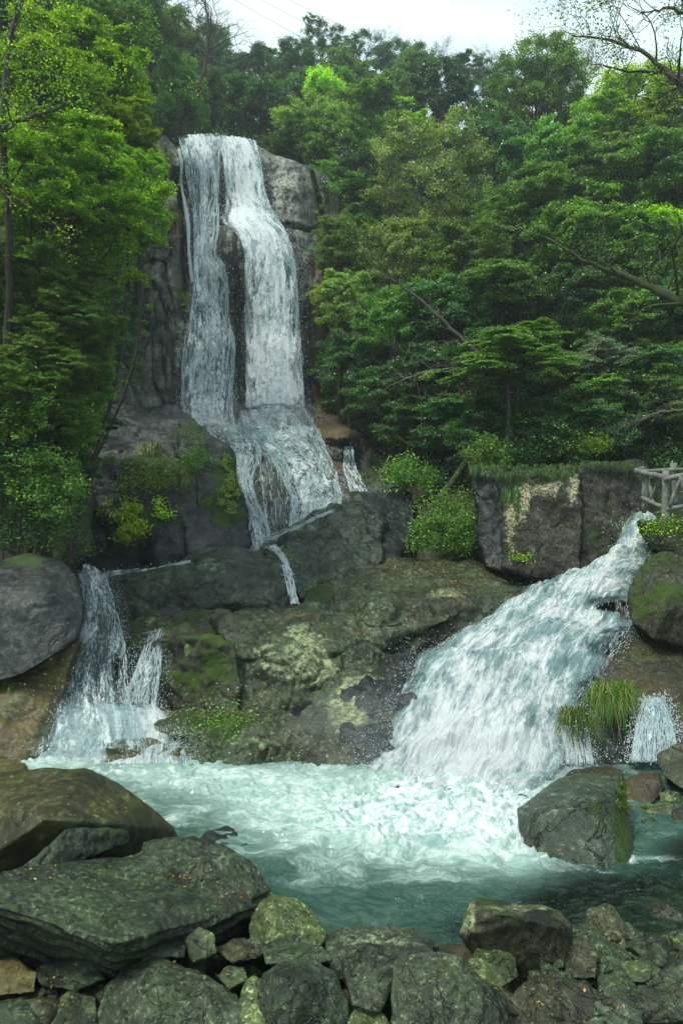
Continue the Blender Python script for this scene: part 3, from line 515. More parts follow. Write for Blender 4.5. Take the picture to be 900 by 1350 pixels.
for nm, lb, mt, d, pts in [
    ('round_boulder', 'round yellow green boulder at the tip of the stepped slab', M_fgl, .35, [(325, 1222, 4.95), (328, 1192, 5.1), (355, 1179, 5.15), (390, 1181, 5.1), (415, 1204, 5.0), (430, 1240, 4.8), (405, 1262, 4.65), (350, 1256, 4.65), (327, 1240, 4.8), (370, 1215, 4.7)]),
    ('dark_boulder', 'big dark blue grey boulder at the bottom edge, left of centre', M_fgg, .45, [(120, 1345, 4.15), (138, 1300, 4.3), (165, 1275, 4.4), (205, 1267, 4.4), (262, 1280, 4.35), (312, 1308, 4.25), (338, 1350, 4.1), (335, 1420, 3.9), (130, 1420, 3.9), (220, 1310, 4.05)]),
    ('speckled_boulder', 'dark speckled boulder at the bottom edge below the round yellow green one', M_fgd, .4, [(338, 1322, 4.15), (345, 1280, 4.3), (375, 1264, 4.35), (412, 1262, 4.35), (442, 1280, 4.3), (459, 1322, 4.15), (458, 1400, 3.95), (345, 1400, 3.95), (400, 1300, 4.05)]),
    ('dark_stone', 'dark stone under the front edge of the stepped slab, left of its twin', M_fgd, .2, [(180, 1246, 4.5), (195, 1230, 4.6), (232, 1224, 4.62), (247, 1240, 4.55), (244, 1262, 4.45), (190, 1266, 4.4)]),
    ('dark_stone', 'smaller pale topped stone right of the dark stone under the stepped slab', M_fg, .2, [(241, 1236, 4.55), (262, 1222, 4.6), (284, 1230, 4.55), (287, 1256, 4.45), (255, 1268, 4.4)]),
    ('flat_stone', 'flat mossy stone between the slab and the speckled boulder', M_fgb, .25, [(278, 1250, 4.6), (308, 1234, 4.7), (350, 1238, 4.65), (354, 1258, 4.5), (305, 1272, 4.45)]),
    ('flat_stone', 'flat dark stone just below the round yellow green boulder', M_fgd, .25, [(345, 1250, 4.55), (372, 1238, 4.6), (424, 1244, 4.55), (440, 1266, 4.45), (390, 1276, 4.4), (350, 1270, 4.4)]),
    ('small_stone', 'small olive stone between the dark boulder and the flat mossy stone', M_fg, .2, [(280, 1285, 4.35), (300, 1266, 4.4), (326, 1270, 4.4), (330, 1292, 4.3), (300, 1308, 4.2)]),
    ('upright_stone', 'upright yellow green stone wedged left of the speckled boulder', M_fgl, .2, [(312, 1322, 4.2), (318, 1295, 4.3), (336, 1282, 4.32), (348, 1300, 4.25), (346, 1360, 4.0), (320, 1360, 4.0)]),
    ('angular_boulder', 'large angular boulder with a dark overhanging face at the near edge of the pool', M_mossy, .35, [(604, 1228, 4.75), (618, 1190, 4.95), (630, 1184, 5.0), (700, 1193, 4.95), (742, 1203, 4.9), (758, 1222, 4.75), (752, 1244, 4.6), (738, 1222, 4.5), (660, 1204, 4.5), (620, 1218, 4.55), (655, 1292, 4.55), (745, 1292, 4.55), (610, 1250, 4.7)]),
    ('cleft_boulder', 'big green grey boulder with a dark cleft at the bottom edge, right of centre', M_fgg, .45, [(510, 1300, 4.2), (518, 1264, 4.35), (560, 1254, 4.4), (604, 1254, 4.38), (628, 1282, 4.25), (665, 1322, 4.1), (672, 1380, 3.95), (600, 1420, 3.85), (530, 1400, 3.9), (512, 1340, 4.1), (590, 1290, 4.08)]),
    ('rounded_stone', 'rounded yellowish stone in front of the angular boulder', M_fgl, .25, [(612, 1268, 4.5), (624, 1246, 4.6), (650, 1246, 4.6), (680, 1262, 4.5), (684, 1288, 4.4), (660, 1306, 4.3), (622, 1292, 4.35)]),
    ('pale_slab', 'pale flat slab at the water edge in the middle', M_fgg, .35, [(424, 1230, 4.95), (470, 1219, 5.05), (540, 1222, 5.0), (575, 1240, 4.9), (570, 1262, 4.6), (520, 1275, 4.5), (440, 1295, 4.45), (430, 1262, 4.6)]),
    ('grey_boulder', 'grey boulder between the speckled and the cleft boulders', M_fgg, .35, [(452, 1268, 4.5), (478, 1240, 4.65), (520, 1240, 4.65), (542, 1258, 4.5), (518, 1290, 4.3), (500, 1335, 4.15), (462, 1325, 4.15)]),
    ('mossy_boulder', 'low mossy boulder at the bottom edge in front of the angular boulder', M_fgb, .4, [(655, 1325, 4.2), (688, 1292, 4.35), (738, 1278, 4.45), (776, 1298, 4.3), (786, 1345, 4.15), (775, 1400, 3.95), (668, 1400, 3.95)]),
    ('grey_stone', 'grey stone right of the low mossy boulder', M_fgg, .3, [(776, 1325, 4.2), (790, 1300, 4.3), (825, 1293, 4.35), (850, 1325, 4.2), (840, 1390, 4.0), (780, 1390, 4.0)]),
    ('flat_stone', 'flat pale stone near the water at the lower right', M_fg, .25, [(790, 1280, 4.55), (808, 1266, 4.65), (850, 1262, 4.65), (872, 1280, 4.5), (850, 1296, 4.4), (800, 1298, 4.4)]),
    ('corner_stone', 'green grey stone at the right edge near the bottom', M_fgg, .3, [(852, 1300, 4.4), (875, 1276, 4.5), (930, 1270, 4.5), (940, 1330, 4.2), (865, 1345, 4.15)]),
    ('pebbled_stone', 'olive stone leaning on the right side of the angular boulder', M_fgb, .25, [(738, 1262, 4.6), (752, 1232, 4.75), (775, 1232, 4.75), (792, 1255, 4.6), (785, 1290, 4.4), (748, 1290, 4.4)]),
    ('bottom_stone', 'mossy stone at the very bottom between the speckled and cleft boulders', M_fgl, .25, [(455, 1345, 4.1), (470, 1322, 4.2), (500, 1326, 4.2), (515, 1350, 4.1), (505, 1400, 3.9), (455, 1400, 3.9)]),
    ('corner_stone', 'ochre stained stone in the lower left corner', M_yel, .3, [(-40, 1270, 4.5), (20, 1262, 4.55), (52, 1280, 4.45), (48, 1310, 4.3), (-40, 1318, 4.3)]),
    ('flat_stone', 'flat dark stone in the lower left, below the stepped slab', M_fgd, .3, [(45, 1276, 4.5), (75, 1258, 4.6), (120, 1264, 4.55), (140, 1290, 4.4), (100, 1308, 4.3), (55, 1300, 4.35)]),
    ('low_stone', 'low wet stone at the bottom edge on the far left', M_fgd, .3, [(-40, 1322, 4.25), (30, 1312, 4.3), (70, 1330, 4.2), (60, 1380, 4.0), (-40, 1390, 4.0)]),
    ('mossy_stone', 'mossy stone at the bottom edge left of the big dark boulder', M_fg, .3, [(62, 1330, 4.2), (90, 1306, 4.3), (128, 1312, 4.25), (135, 1345, 4.15), (120, 1400, 3.9), (70, 1400, 3.9)]),
    ('sunken_rock', 'dark rock just breaking the white water of the pool', M_dk, .4, [(258, 1122, 6.4), (270, 1096, 6.75), (300, 1084, 6.9), (325, 1088, 6.85), (330, 1112, 6.5), (300, 1130, 6.3)]),
]:
    P = DD(pts)
    if nm == 'sunken_rock': P = [(p[0], p[1], p[2] - .03) for p in P]
    kk = dict(fgk)
    if nm in ('angular_boulder', 'cleft_boulder'): kk['smooth'] = 2; kk['crack'] = .035
    if nm == 'angular_boulder': kk['pale'] = [(612, 1208, 14, 24, 1.2), (690, 1196, 60, 5, .9)]
    if nm == 'pale_slab': kk['pale'] = [(500, 1240, 90, 30, .5)]
    rock(nm, lb, mt, [thick(P, d * .7)], **kk)

# ---- loose stones: a few shapes, copied
rs = np.random.default_rng(5)
protos = []
for k in range(7):
    v = rs.normal(size=(13, 3)); v /= np.linalg.norm(v, axis=1)[:, None]; v *= np.array([1, .8, .55]) * rs.uniform(.8, 1.05, (13, 1))
    Vh, Fh = hull([tuple(q) for q in v]); me, P, N = remesh(Vh, Fh, .07, 3)
    P = P + N * (.07 * fbm(P * 1.7, 4, 900 + k))[:, None]; me.vertices.foreach_set('co', P.astype(np.float32).ravel())
    me.polygons.foreach_set('use_smooth', np.ones(len(me.polygons), dtype=bool)); me.materials.clear(); me.materials.append([M_fg, M_fgd, M_fgg, M_fgb, M_fgd, M_fgb, M_fgg][k]); me.name = 'stone'; me.update(); protos.append(me)
def stones(n, region, size, label, group, sink=.3, seed=1, zf=None):
    r = np.random.default_rng(seed)
    for k in range(n):
        px = r.uniform(region[0], region[2]); py = r.uniform(region[1], region[3]); s = r.uniform(*size) * (1 + (r.random() < .15) * .6)
        Y = ZC * F / (py - CY); 
        for _ in range(3):
            x = (px - CX) / F * Y; z = float(terrain_z([x], [Y])[0]); Y = (ZC - z) * F / (py - CY)
        o = bpy.data.objects.new('stone', protos[int(r.integers(len(protos)))]); COL.objects.link(o)
        o.location = (x, Y, z + s * (.5 - sink)); o.scale = (s, s * r.uniform(.8, 1.2), s * r.uniform(.7, 1.1)); o.rotation_euler = (r.uniform(-.5, .5), r.uniform(-.5, .5), r.uniform(0, 6.28))
        tag(o, label, 'stone', group)
stones(80, (-20, 1235, 150, 1345), (.07, .15), 'small wet stone among the rubble in the lower left corner', 'rubble in the lower left corner', seed=2)
stones(60, (150, 1225, 620, 1345), (.05, .12), 'small stone filling gaps between the foreground boulders', 'stones between the foreground boulders', seed=3)
stones(150, (640, 1232, 910, 1345), (.06, .15), 'small stone of the lower right shore rubble', 'rubble on the lower right shore', seed=4, sink=.2)
stones(60, (700, 1150, 920, 1250), (.08, .2), 'sunken stone under the clear water on the right', 'sunken stones in the clear shallows', seed=6, sink=.2)
stones(26, (815, 1010, 920, 1110), (.10, .2), 'small wet stone in the pile right of the pool boulder', 'stone pile right of the pool boulder', seed=8, sink=-.6)
# ------------------------------------------------------------------ water
def watermat(name, kind):
    m, nt = newmat(name)
    pos = mk(nt, 'ShaderNodeNewGeometry'); uvn = mk(nt, 'ShaderNodeUVMap'); 
    dens = mk(nt, 'ShaderNodeAttribute', attribute_name='dens', out=2)
    foamc = (.90, .94, .96)
    if kind == 'fall':
        k, kv = {'falling_water': (.75, 1.7), 'tumbling_water': (.6, 2.4), 'near_falling_water': (1.3, 2.2)}[name]
        n1 = noise(nt, vscale(nt, uvn, (7 * k, .55 * kv, 1)), 1.0, 7, .72, .6)
        n2 = noise(nt, vscale(nt, uvn, (19 * k, 3.4 * kv, 1)), 1.0, 6, .75, .8)
        n3 = noise(nt, vscale(nt, uvn, (2.4 * k, .4 * kv, 1)), 1.0, 4, .6, .4)
        cc = lambda n, g: M_(nt, 'MULTIPLY', M_(nt, 'SUBTRACT', n, .5), g)
        s = M_(nt, 'ADD', cc(n1, 1.9), M_(nt, 'ADD', cc(n2, 2.9), cc(n3, 1.7)))
        a = ss(nt, M_(nt, 'ADD', s, dens), .40, .95)
        h = s; bs = .5
    else:
        n1 = noise(nt, vscale(nt, uvn, (2.2, .6, 1)), 1.5, 8, .66, 1.0)
        n2 = noise(nt, vscale(nt, uvn, (7, 1.9, 1)), 1.5, 6, .7, .8)
        n3 = noise(nt, vscale(nt, uvn, (18, 5, 1)), 1.5, 5, .75, .6)
        cc = lambda n, g: M_(nt, 'MULTIPLY', M_(nt, 'SUBTRACT', n, .5), g)
        s = M_(nt, 'ADD', cc(n1, 2.6), M_(nt, 'ADD', cc(n2, 1.8), cc(n3, 1.6)))
        a = ss(nt, M_(nt, 'ADD', s, dens), -.30, .50); h = s; bs = .8
    bp = mk(nt, 'ShaderNodeBump', {'Strength': bs, 'Distance': .06, 'Height': h})
    foam = mk(nt, 'ShaderNodeBsdfPrincipled', {'Base Color': mixc(nt, a, (.66, .76, .78), foamc), 'Roughness': .45, 'Normal': bp, 'Subsurface Weight': .0})
    tl = mk(nt, 'ShaderNodeBsdfTranslucent', {'Color': (.88, .93, .95, 1), 'Normal': bp})
    foam = mk(nt, 'ShaderNodeMixShader', {0: .3 if kind == 'fall' else .15, 1: foam, 2: tl})
    if kind == 'fall':
        film = mk(nt, 'ShaderNodeMixShader', {0: .07, 1: mk(nt, 'ShaderNodeBsdfTransparent', {'Color': (.86, .92, .92, 1)}), 2: mk(nt, 'ShaderNodeBsdfPrincipled', {'Base Color': (.7, .82, .85, 1), 'Roughness': .2, 'Normal': bp})})
        clear = mk(nt, 'ShaderNodeMixShader', {0: ss(nt, dens, -.4, .1), 1: mk(nt, 'ShaderNodeBsdfTransparent'), 2: film})
        outp(nt, mk(nt, 'ShaderNodeMixShader', {0: a, 1: clear, 2: foam}))
    else:
        wat = mk(nt, 'ShaderNodeBsdfPrincipled', {'Base Color': (.20, .32, .33, 1), 'Roughness': .15, 'Normal': bp})
        body = mk(nt, 'ShaderNodeMixShader', {0: ss(nt, dens, -.5, -.05), 1: mk(nt, 'ShaderNodeBsdfTransparent'), 2: wat})
        outp(nt, mk(nt, 'ShaderNodeMixShader', {0: a, 1: body, 2: foam}))
    return m
M_fall = watermat('falling_water', 'fall'); M_casc = watermat('cascade_water', 'casc'); M_fan = watermat('tumbling_water', 'fall'); M_near = watermat('near_falling_water', 'fall')
m, nt = newmat('spray_drops')
M_spray = m
outp(nt, mk(nt, 'ShaderNodeMixShader', {0: .4, 1: mk(nt, 'ShaderNodeBsdfPrincipled', {'Base Color': (.74, .80, .83, 1), 'Roughness': .35}), 2: mk(nt, 'ShaderNodeBsdfTranslucent', {'Color': (.74, .82, .86, 1)})}))

def interp_rows(rows, n):
    rows = np.array(rows, float); t = np.linspace(0, len(rows) - 1, n)
    # catmull-rom
    k = np.clip(np.floor(t).astype(int), 0, len(rows) - 2); f = (t - k)[:, None]
    p0 = rows[np.maximum(k - 1, 0)]; p1 = rows[k]; p2 = rows[k + 1]; p3 = rows[np.minimum(k + 2, len(rows) - 1)]
    return .5 * (2 * p1 + (p2 - p0) * f + (2 * p0 - 5 * p1 + 4 * p2 - p3) * f ** 2 + (3 * p1 - p0 - 3 * p2 + p3) * f ** 3)
def gridnormals(Pg):
    du = np.gradient(Pg, axis=1); dv = np.gradient(Pg, axis=0); n = np.cross(dv, du); n /= np.linalg.norm(n, axis=2)[..., None] + 1e-9
    n[n[..., 1] > 0] *= -1
    return n
def filaments(Pg, N, n, lenr, wid, off, rng, dens=None, drop=.0, edge=0.0):
    """thin tapering threads of water lying along the flow direction of a sheet"""
    nv_, nu_ = Pg.shape[:2]; Vs, Fs = [], []
    flow = np.gradient(Pg, axis=0); ln = np.linalg.norm(flow, axis=2).mean(); 
    u = rng.random(N) ; 
    if edge: u = np.where(rng.random(N) < edge, np.where(rng.random(N) < .5, np.abs(rng.normal(0, .06, N)), 1 - np.abs(rng.normal(0, .06, N))), u)
    u = np.clip(u, 0, .999) * (nu_ - 1); v0 = rng.random(N) * (nv_ - 1); L = rng.uniform(lenr[0], lenr[1], N) / ln
    w_ = rng.uniform(wid[0], wid[1], N); wob = rng.normal(0, .5, (N,)); o_ = rng.uniform(off[0], off[1], N)
    V = np.zeros((N, n, 2, 3))
    for k in range(n):
        t = k / (n - 1); v = np.clip(v0 + L * t, 0, nv_ - 1.001); uu = np.clip(u + wob * np.sin(t * 3 + u), 0, nu_ - 1.001)
        i, j = uu.astype(int), v.astype(int); fi, fj = (uu - i)[:, None], (v - j)[:, None]
        i1, j1 = np.minimum(i + 1, nu_ - 1), np.minimum(j + 1, nv_ - 1)
        P = (Pg[j, i] * (1 - fi) + Pg[j, i1] * fi) * (1 - fj) + (Pg[j1, i] * (1 - fi) + Pg[j1, i1] * fi) * fj
        P = P + n[j, i] * o_[:, None] if False else P + NRM[j, i] * o_[:, None] * (.4 + .6 * math.sin(t * 3.14))
        tw = math.sin(math.pi * (t * .92 + .06)); sd = np.stack([np.ones(N), rng.normal(0, .3, N), rng.normal(0, .2, N)], 1) * (w_ * tw)[:, None] * .5
        V[:, k, 0] = P - sd; V[:, k, 1] = P + sd
    b = (np.arange(N) * n * 2)[:, None, None]; k = np.arange(n - 1)[None, :, None] * 2
    F4 = (b + k + np.array([0, 1, 3, 2])[None, None, :]).reshape(-1, 4)
    return V.reshape(-1, 3), F4
OCT = np.array([(1, 0, 0), (-1, 0, 0), (0, 1, 0), (0, -1, 0), (0, 0, 1), (0, 0, -1)], float)
OF = np.array([(0, 2, 4), (2, 1, 4), (1, 3, 4), (3, 0, 4), (2, 0, 5), (1, 2, 5), (3, 1, 5), (0, 3, 5)])
def drops(C, size, stretch, dirs, rng):
    N = len(C); s = size[:, None, None] * rng.uniform(.6, 1.3, (N, 6, 1)); V = OCT[None] * s
    d = dirs / (np.linalg.norm(dirs, axis=1)[:, None] + 1e-9)
    V = V + d[:, None, :] * (np.einsum('nij,nj->ni', V, d)[..., None]) * (stretch[:, None, None] - 1)
    V = V + C[:, None]
    return V.reshape(-1, 3), (OF[None] + (np.arange(N) * 6)[:, None, None]).reshape(-1, 3)
WAT = {}
def sheet(name, rows, nu, nv, mat, label, cat, dens0, mode='fall', disp=.05, bulge=.1, surf=None, off=.1, fil=0, filw=(.008, .03), fillen=(.2, .9), seed=0, dr=0, drs=(.006, .014), dspread=.1, edgef=.35, layers=1, densf=None, kind='structure', smv=0, widen=0, ewf=.40):
    """rows: (pxL, pyL, YL, pxR, pyR, YR[, dens])  traced along the flow"""
    global NRM
    rows = [list(r) + [0] * (7 - len(r)) for r in rows]
    if widen:
        for r in rows: e_ = (r[3] - r[0]) * widen; r[0] -= e_; r[3] += e_
    Rr = interp_rows(rows, nv); t = np.linspace(0, 1, nu)
    L = np.stack(D(Rr[:, 0], Rr[:, 1], Rr[:, 2]), 1); Rg = np.stack(D(Rr[:, 3], Rr[:, 4], Rr[:, 5]), 1)
    if surf is not None:
        px = Rr[:, 0][:, None] * (1 - t) + Rr[:, 3][:, None] * t; py = Rr[:, 1][:, None] * (1 - t) + Rr[:, 4][:, None] * t
        Yc = surf(px.ravel(), py.ravel()).reshape(px.shape)
        if smv:
            pad = np.pad(Yc, ((smv, smv), (0, 0)), mode='edge'); kn = np.hanning(2 * smv + 3)[1:-1]; kn /= kn.sum(); Yc = np.stack([np.convolve(pad[:, c_], kn, 'valid') for c_ in range(nu)], 1)
        Pg = np.stack(D(px, py, Yc), 2); L, Rg = Pg[:, 0], Pg[:, -1]
    else:
        Pg = L[:, None] * (1 - t)[None, :, None] + Rg[:, None] * t[None, :, None]
    nrm = gridnormals(Pg); wid = np.linalg.norm(Rg - L, axis=1)
    prof = np.sin(np.pi * t) ** .6
    sl = np.concatenate([[0], np.cumsum(np.linalg.norm(np.diff(Pg[:, nu // 2], axis=0), axis=1))])
    uu = (t - .5)[None] * wid[:, None]; vvv = np.repeat(sl[:, None], nu, 1)
    q = np.stack([uu.ravel() * (1 if mode == 'casc' else 3), vvv.ravel() * (.8 if mode == 'casc' else .5), np.full(uu.size, seed * 3.1)], 1)
    if mode == 'casc':
        q2 = q + .5 * np.stack([fbm(q * 1.2, 2, seed + 1), fbm(q * 1.2, 2, seed + 2), q[:, 0] * 0], 1)
        d = disp * ((1.5 * fbm(q2 * np.array([.7, 2.1, 1]) + 5, 2, seed + 9) if disp > .07 else 0) + 1.1 * fbm(q2 * np.array([1.1, .8, 1]), 3, seed) + .9 * (np.abs(fbm(q2 * np.array([2.8, 1.5, 1]), 3, seed + 4)) * 2 - .6) + .3 * fbm(q2 * np.array([8, 3.5, 1]), 3, seed + 6))
    else:
        d = disp * (fbm(q * np.array([.5, .6, 1]), 2, seed) + .3 * fbm(q * np.array([2, 1, 1]), 2, seed + 2))
    d = d.reshape(nv, nu) * np.clip(prof * 1.6, 0, 1)[None] + bulge * prof[None] * (np.clip((1 - np.linspace(0, 1, nv)) / .2, 0, 1)[:, None] if mode == 'casc' else 1) + off
    Pd = Pg + nrm * d[..., None]
    edge = np.minimum(t, 1 - t)[None] * wid[:, None]
    jag = (.62 if mode == 'fall' else .35) * fbm(q * np.array([2.0, 2.6, 1]), 4, seed + 12, .6).reshape(nv, nu)
    ew = np.minimum(.45 if mode == 'casc' else ewf, wid[:, None] * .42)
    ed = np.clip((edge + jag * np.minimum(1, wid[:, None])) / ew, -1, 1)
    dens = dens0 + Rr[:, 6][:, None] + np.where(ed < 1, (ed - 1) * .55, 0)
    if mode == 'casc': dens = dens - np.clip((np.linspace(0, 1, nv) - .88) / .12, 0, 1)[:, None] * .12
    if densf is not None:
        px, py = proj(Pd.reshape(-1, 3)); dens = dens + densf(px, py).reshape(nv, nu)
    rng = np.random.default_rng(seed + 77)
    parts = [(Pd.reshape(-1, 3), [grid_faces(nu, nv)])]; dl = [dens.ravel()]; uvl = [np.stack([uu.ravel() + seed * 5, vvv.ravel()], 1)]
    for k in range(1, layers):
        P2 = Pd + nrm * (.10 * k + .06 * fbm(q * 2 + 40 * k, 2, seed + 30 + k).reshape(nv, nu)[..., None] * np.ones(3))
        parts.append((P2.reshape(-1, 3), [grid_faces(nu, nv)])); dl.append(dens.ravel() - .10); uvl.append(np.stack([uu.ravel() + seed * 5 + 13.7 * k, vvv.ravel() + 9.1 * k], 1))
    nq = [len(p[1][0]) for p in parts]; mi = [np.zeros(n, int) for n in nq]
    NRM = nrm
    if fil:
        V, F4 = filaments(Pd, fil, 5, fillen, filw, (0, dspread), rng, edge=edgef); parts.append((V, [F4])); dl.append(np.ones(len(V))); uvl.append(np.zeros((len(V), 2))); mi.append(np.ones(len(F4), int))
    Vj, Fj = join(parts)
    o = mesh_np(name, Vj, Fj, [mat, M_spray], attrs={'dens': np.concatenate(dl)}, uv=np.concatenate(uvl), midx=np.concatenate(mi))
    tag(o, label, cat, None, kind)
    if dr:
        jj = rng.integers(0, nv - 1, dr); e = rng.random(dr); uedge = np.where(e < .62, np.where(rng.random(dr) < .5, 0, 1) + 0.0, rng.random(dr))
        side = np.where(uedge == 0, -1, np.where(uedge == 1, 1, 0)); spread = np.abs(rng.normal(0, 1, dr)) * dspread * 1.3
        ii = (uedge * (nu - 1)).astype(int); C = Pd[jj, ii] + nrm[jj, ii] * (np.abs(rng.normal(0, dspread, dr)))[:, None]
        lat = (Rg - L)[jj]; lat /= np.linalg.norm(lat, axis=1)[:, None] + 1e-9
        C = C + lat * (side * (spread - .5 * dspread))[:, None] + rng.normal(0, .03, (dr, 3))
        fl = np.gradient(Pg, axis=0)[jj, ii]; fl /= np.linalg.norm(fl, axis=1)[:, None] + 1e-9
        dirs = fl + rng.normal(0, .35, (dr, 3)); sz = drs[0] + (drs[1] - drs[0]) * rng.random(dr) ** 2.5
        DROPS.append(drops(C, sz, rng.uniform(1, 3.5, dr), dirs, rng))
    WAT[name] = Pd
    return o
DROPS = []
def on_cliff(px, py):
    Yv = cliff_Y(np.stack([px, py], 1)); B = np.stack(D(px, py, Yv), 1)
    # follow the rock loosely: smoothed relief only
    return Yv - (.30 * fbm(B * np.array([.45, .45, .28]), 1, 21)) - .14
# main fall, left and right streams, thin strand, fan
sheet('main_waterfall', [(238, 190, 0, 292, 184, 0, .05), (243, 215, 0, 290, 215, 0, .0), (250, 260, 0, 290, 262, 0, -.02), (254, 310, 0, 292, 310, 0, .0), (256, 335, 0, 290, 335, 0, .08), (256, 352, 0, 300, 352, 0, .1),
    (254, 385, 0, 304, 380, 0, -.02), (250, 420, 0, 302, 420, 0, -.06), (244, 460, 0, 310, 460, 0, -.08), (240, 510, 0, 308, 510, 0, -.07), (238, 545, 0, 308, 545, 0, -.02), (246, 566, 0, 312, 570, 0, .05)],
    60, 520, M_fall, None, None, .80, surf=on_cliff, smv=45, widen=.02, ewf=.42, disp=.05, bulge=.06, off=.16, fil=1300, filw=(.005, .016), fillen=(.15, .8), seed=3, dr=2600, drs=(.006, .014), dspread=.14, layers=2)
sheet('main_waterfall', [(286, 187, 0, 338, 192, 0, .08), (296, 215, 0, 345, 222, 0, .05), (300, 245, 0, 350, 252, 0, .02), (302, 280, 0, 360, 284, 0, .05), (298, 297, 0, 368, 300, 0, .12), (318, 318, 0, 376, 318, 0, .08),
    (326, 350, 0, 384, 350, 0, .03), (330, 400, 0, 388, 400, 0, .02), (331, 450, 0, 391, 450, 0, .02), (332, 500, 0, 394, 500, 0, .03), (334, 542, 0, 397, 545, 0, .08)],
    64, 500, M_fall, None, None, 1.0, surf=on_cliff, smv=45, widen=.02, ewf=.42, disp=.05, bulge=.08, off=.16, fil=1300, filw=(.005, .016), fillen=(.15, .8), seed=5, dr=2400, drs=(.006, .014), dspread=.14, layers=2)
sheet('main_waterfall', [(235, 200, 0, 238, 200, 0, 0), (240, 240, 0, 242, 240, 0, 0), (243, 290, 0, 246, 290, 0, 0), (247, 330, 0, 250, 330, 0), (251, 375, 0, 255, 375, 0)], 8, 120, M_fall, None, None, 1.3, surf=on_cliff, disp=.03, bulge=.02, off=.10, fil=500, filw=(.01, .03), seed=7, dr=200, drs=(.01, .02))
for sd, rows in [(11, [(272, 566, 0, 322, 566, 0, .05), (283, 585, 0, 335, 580, 0, .0), (296, 604, 0, 345, 606, 0, .0), (306, 630, 0, 336, 636, 0, .1), (314, 660, 0, 342, 668, 0, .12), (328, 690, 0, 354, 692, 0, .1), (330, 716, 0, 358, 714, 0, .15), (330, 736, 0, 362, 732, 0, .1)]),
                 (13, [(326, 546, 0, 398, 543, 0, .10), (318, 560, 0, 412, 562, 0, .08), (322, 580, 0, 424, 584, 0, .04), (352, 606, 0, 434, 608, 0, .0), (370, 634, 0, 442, 634, 0, -.02), (382, 660, 0, 448, 658, 0, .02), (382, 680, 0, 448, 668, 0, .1), (378, 712, 0, 446, 692, 0, .05)]),
                 (15, [(322, 566, 0, 372, 580, 0, -.05), (332, 580, 0, 374, 592, 0, -.3), (340, 600, 0, 378, 612, 0, -.5), (344, 625, 0, 380, 635, 0, -.65), (350, 660, 0, 384, 665, 0, -.75), (352, 700, 0, 388, 695, 0, -.7)])]:
    sheet('fan_waterfall', rows, 90, 260, M_fan, None, None, .66, surf=on_cliff, smv=8, widen=.02, ewf=.4, disp=.12, bulge=.10, off=.10, fil=1500 if sd < 15 else 300, filw=(.006, .02), fillen=(.1, .5), seed=sd, dr=1500 if sd < 15 else 200, drs=(.006, .013), dspread=.12, layers=2)
def drapef(off, skip=()):
    def f(px, py):
        out = np.full(len(px), np.nan)
        for i in range(len(px)):
            h = ray(px[i], py[i], skip)
            if h: out[i] = h[0].y - off
        return out
    return f
def drape_sheet(name, rows, doff, **k):
    def f(px, py):
        nu_ = k['nu']; raw = drapef(doff)(px, py).reshape(-1, nu_); med = np.nanmedian(raw, axis=1)
        med = np.where(np.isnan(med), np.nanmean(med), med)
        w_ = 5; p = np.pad(med, w_, mode='edge'); med = np.array([p[i:i + 2 * w_ + 1].mean() for i in range(len(med))])
        return np.repeat(med[:, None], nu_, 1).ravel()
    return sheet(name, rows, surf=f, **k)
drape_sheet('water_ribbon', [(345, 722, 0, 350, 708, 0), (362, 716, 0, 366, 702, 0), (385, 700, 0, 388, 692, 0), (410, 686, 0, 412, 681, 0), (436, 676, 0, 438, 671, 0)], .06, nu=10, nv=60, mat=M_fall, label=None, cat=None, dens0=.95, disp=.02, bulge=.01, off=.03, fil=150, filw=(.01, .03), fillen=(.1, .3), seed=21, dr=120, dspread=.05)
drape_sheet('water_ribbon', [(352, 722, 0, 362, 718, 0), (366, 734, 0, 374, 732, 0), (372, 750, 0, 382, 750, 0), (377, 770, 0, 388, 770, 0), (384, 800, 0, 394, 800, 0)], .08, nu=10, nv=80, mat=M_fall, label=None, cat=None, dens0=.90, disp=.02, bulge=.03, off=.03, fil=250, filw=(.008, .02), fillen=(.1, .4), seed=23, dr=160, dspread=.05)
drape_sheet('water_ribbon', [(106, 756, 0, 112, 774, 0, 0), (140, 753, 0, 142, 768, 0), (170, 750, 0, 172, 760, 0), (200, 748, 0, 202, 753, 0), (228, 743, 0, 229, 747, 0), (252, 738, 0, 252, 742, 0)], .10, nu=10, nv=100, mat=M_fall, label=None, cat=None, dens0=1.0, disp=.03, bulge=.02, off=.04, fil=200, filw=(.01, .03), fillen=(.1, .3), seed=25, dr=160, dspread=.05)
drape_sheet('water_ribbon', [(455, 590, 0, 465, 590, 0, -.05), (452, 615, 0, 468, 615, 0, -.08), (454, 628, 0, 474, 630, 0, -.05), (462, 650, 0, 484, 650, 0, -.12)], .15, nu=12, nv=80, mat=M_fall, label=None, cat=None, dens0=.55, disp=.03, bulge=.02, off=.04, fil=220, filw=(.01, .025), fillen=(.1, .5), seed=27, dr=100, dspread=.06)
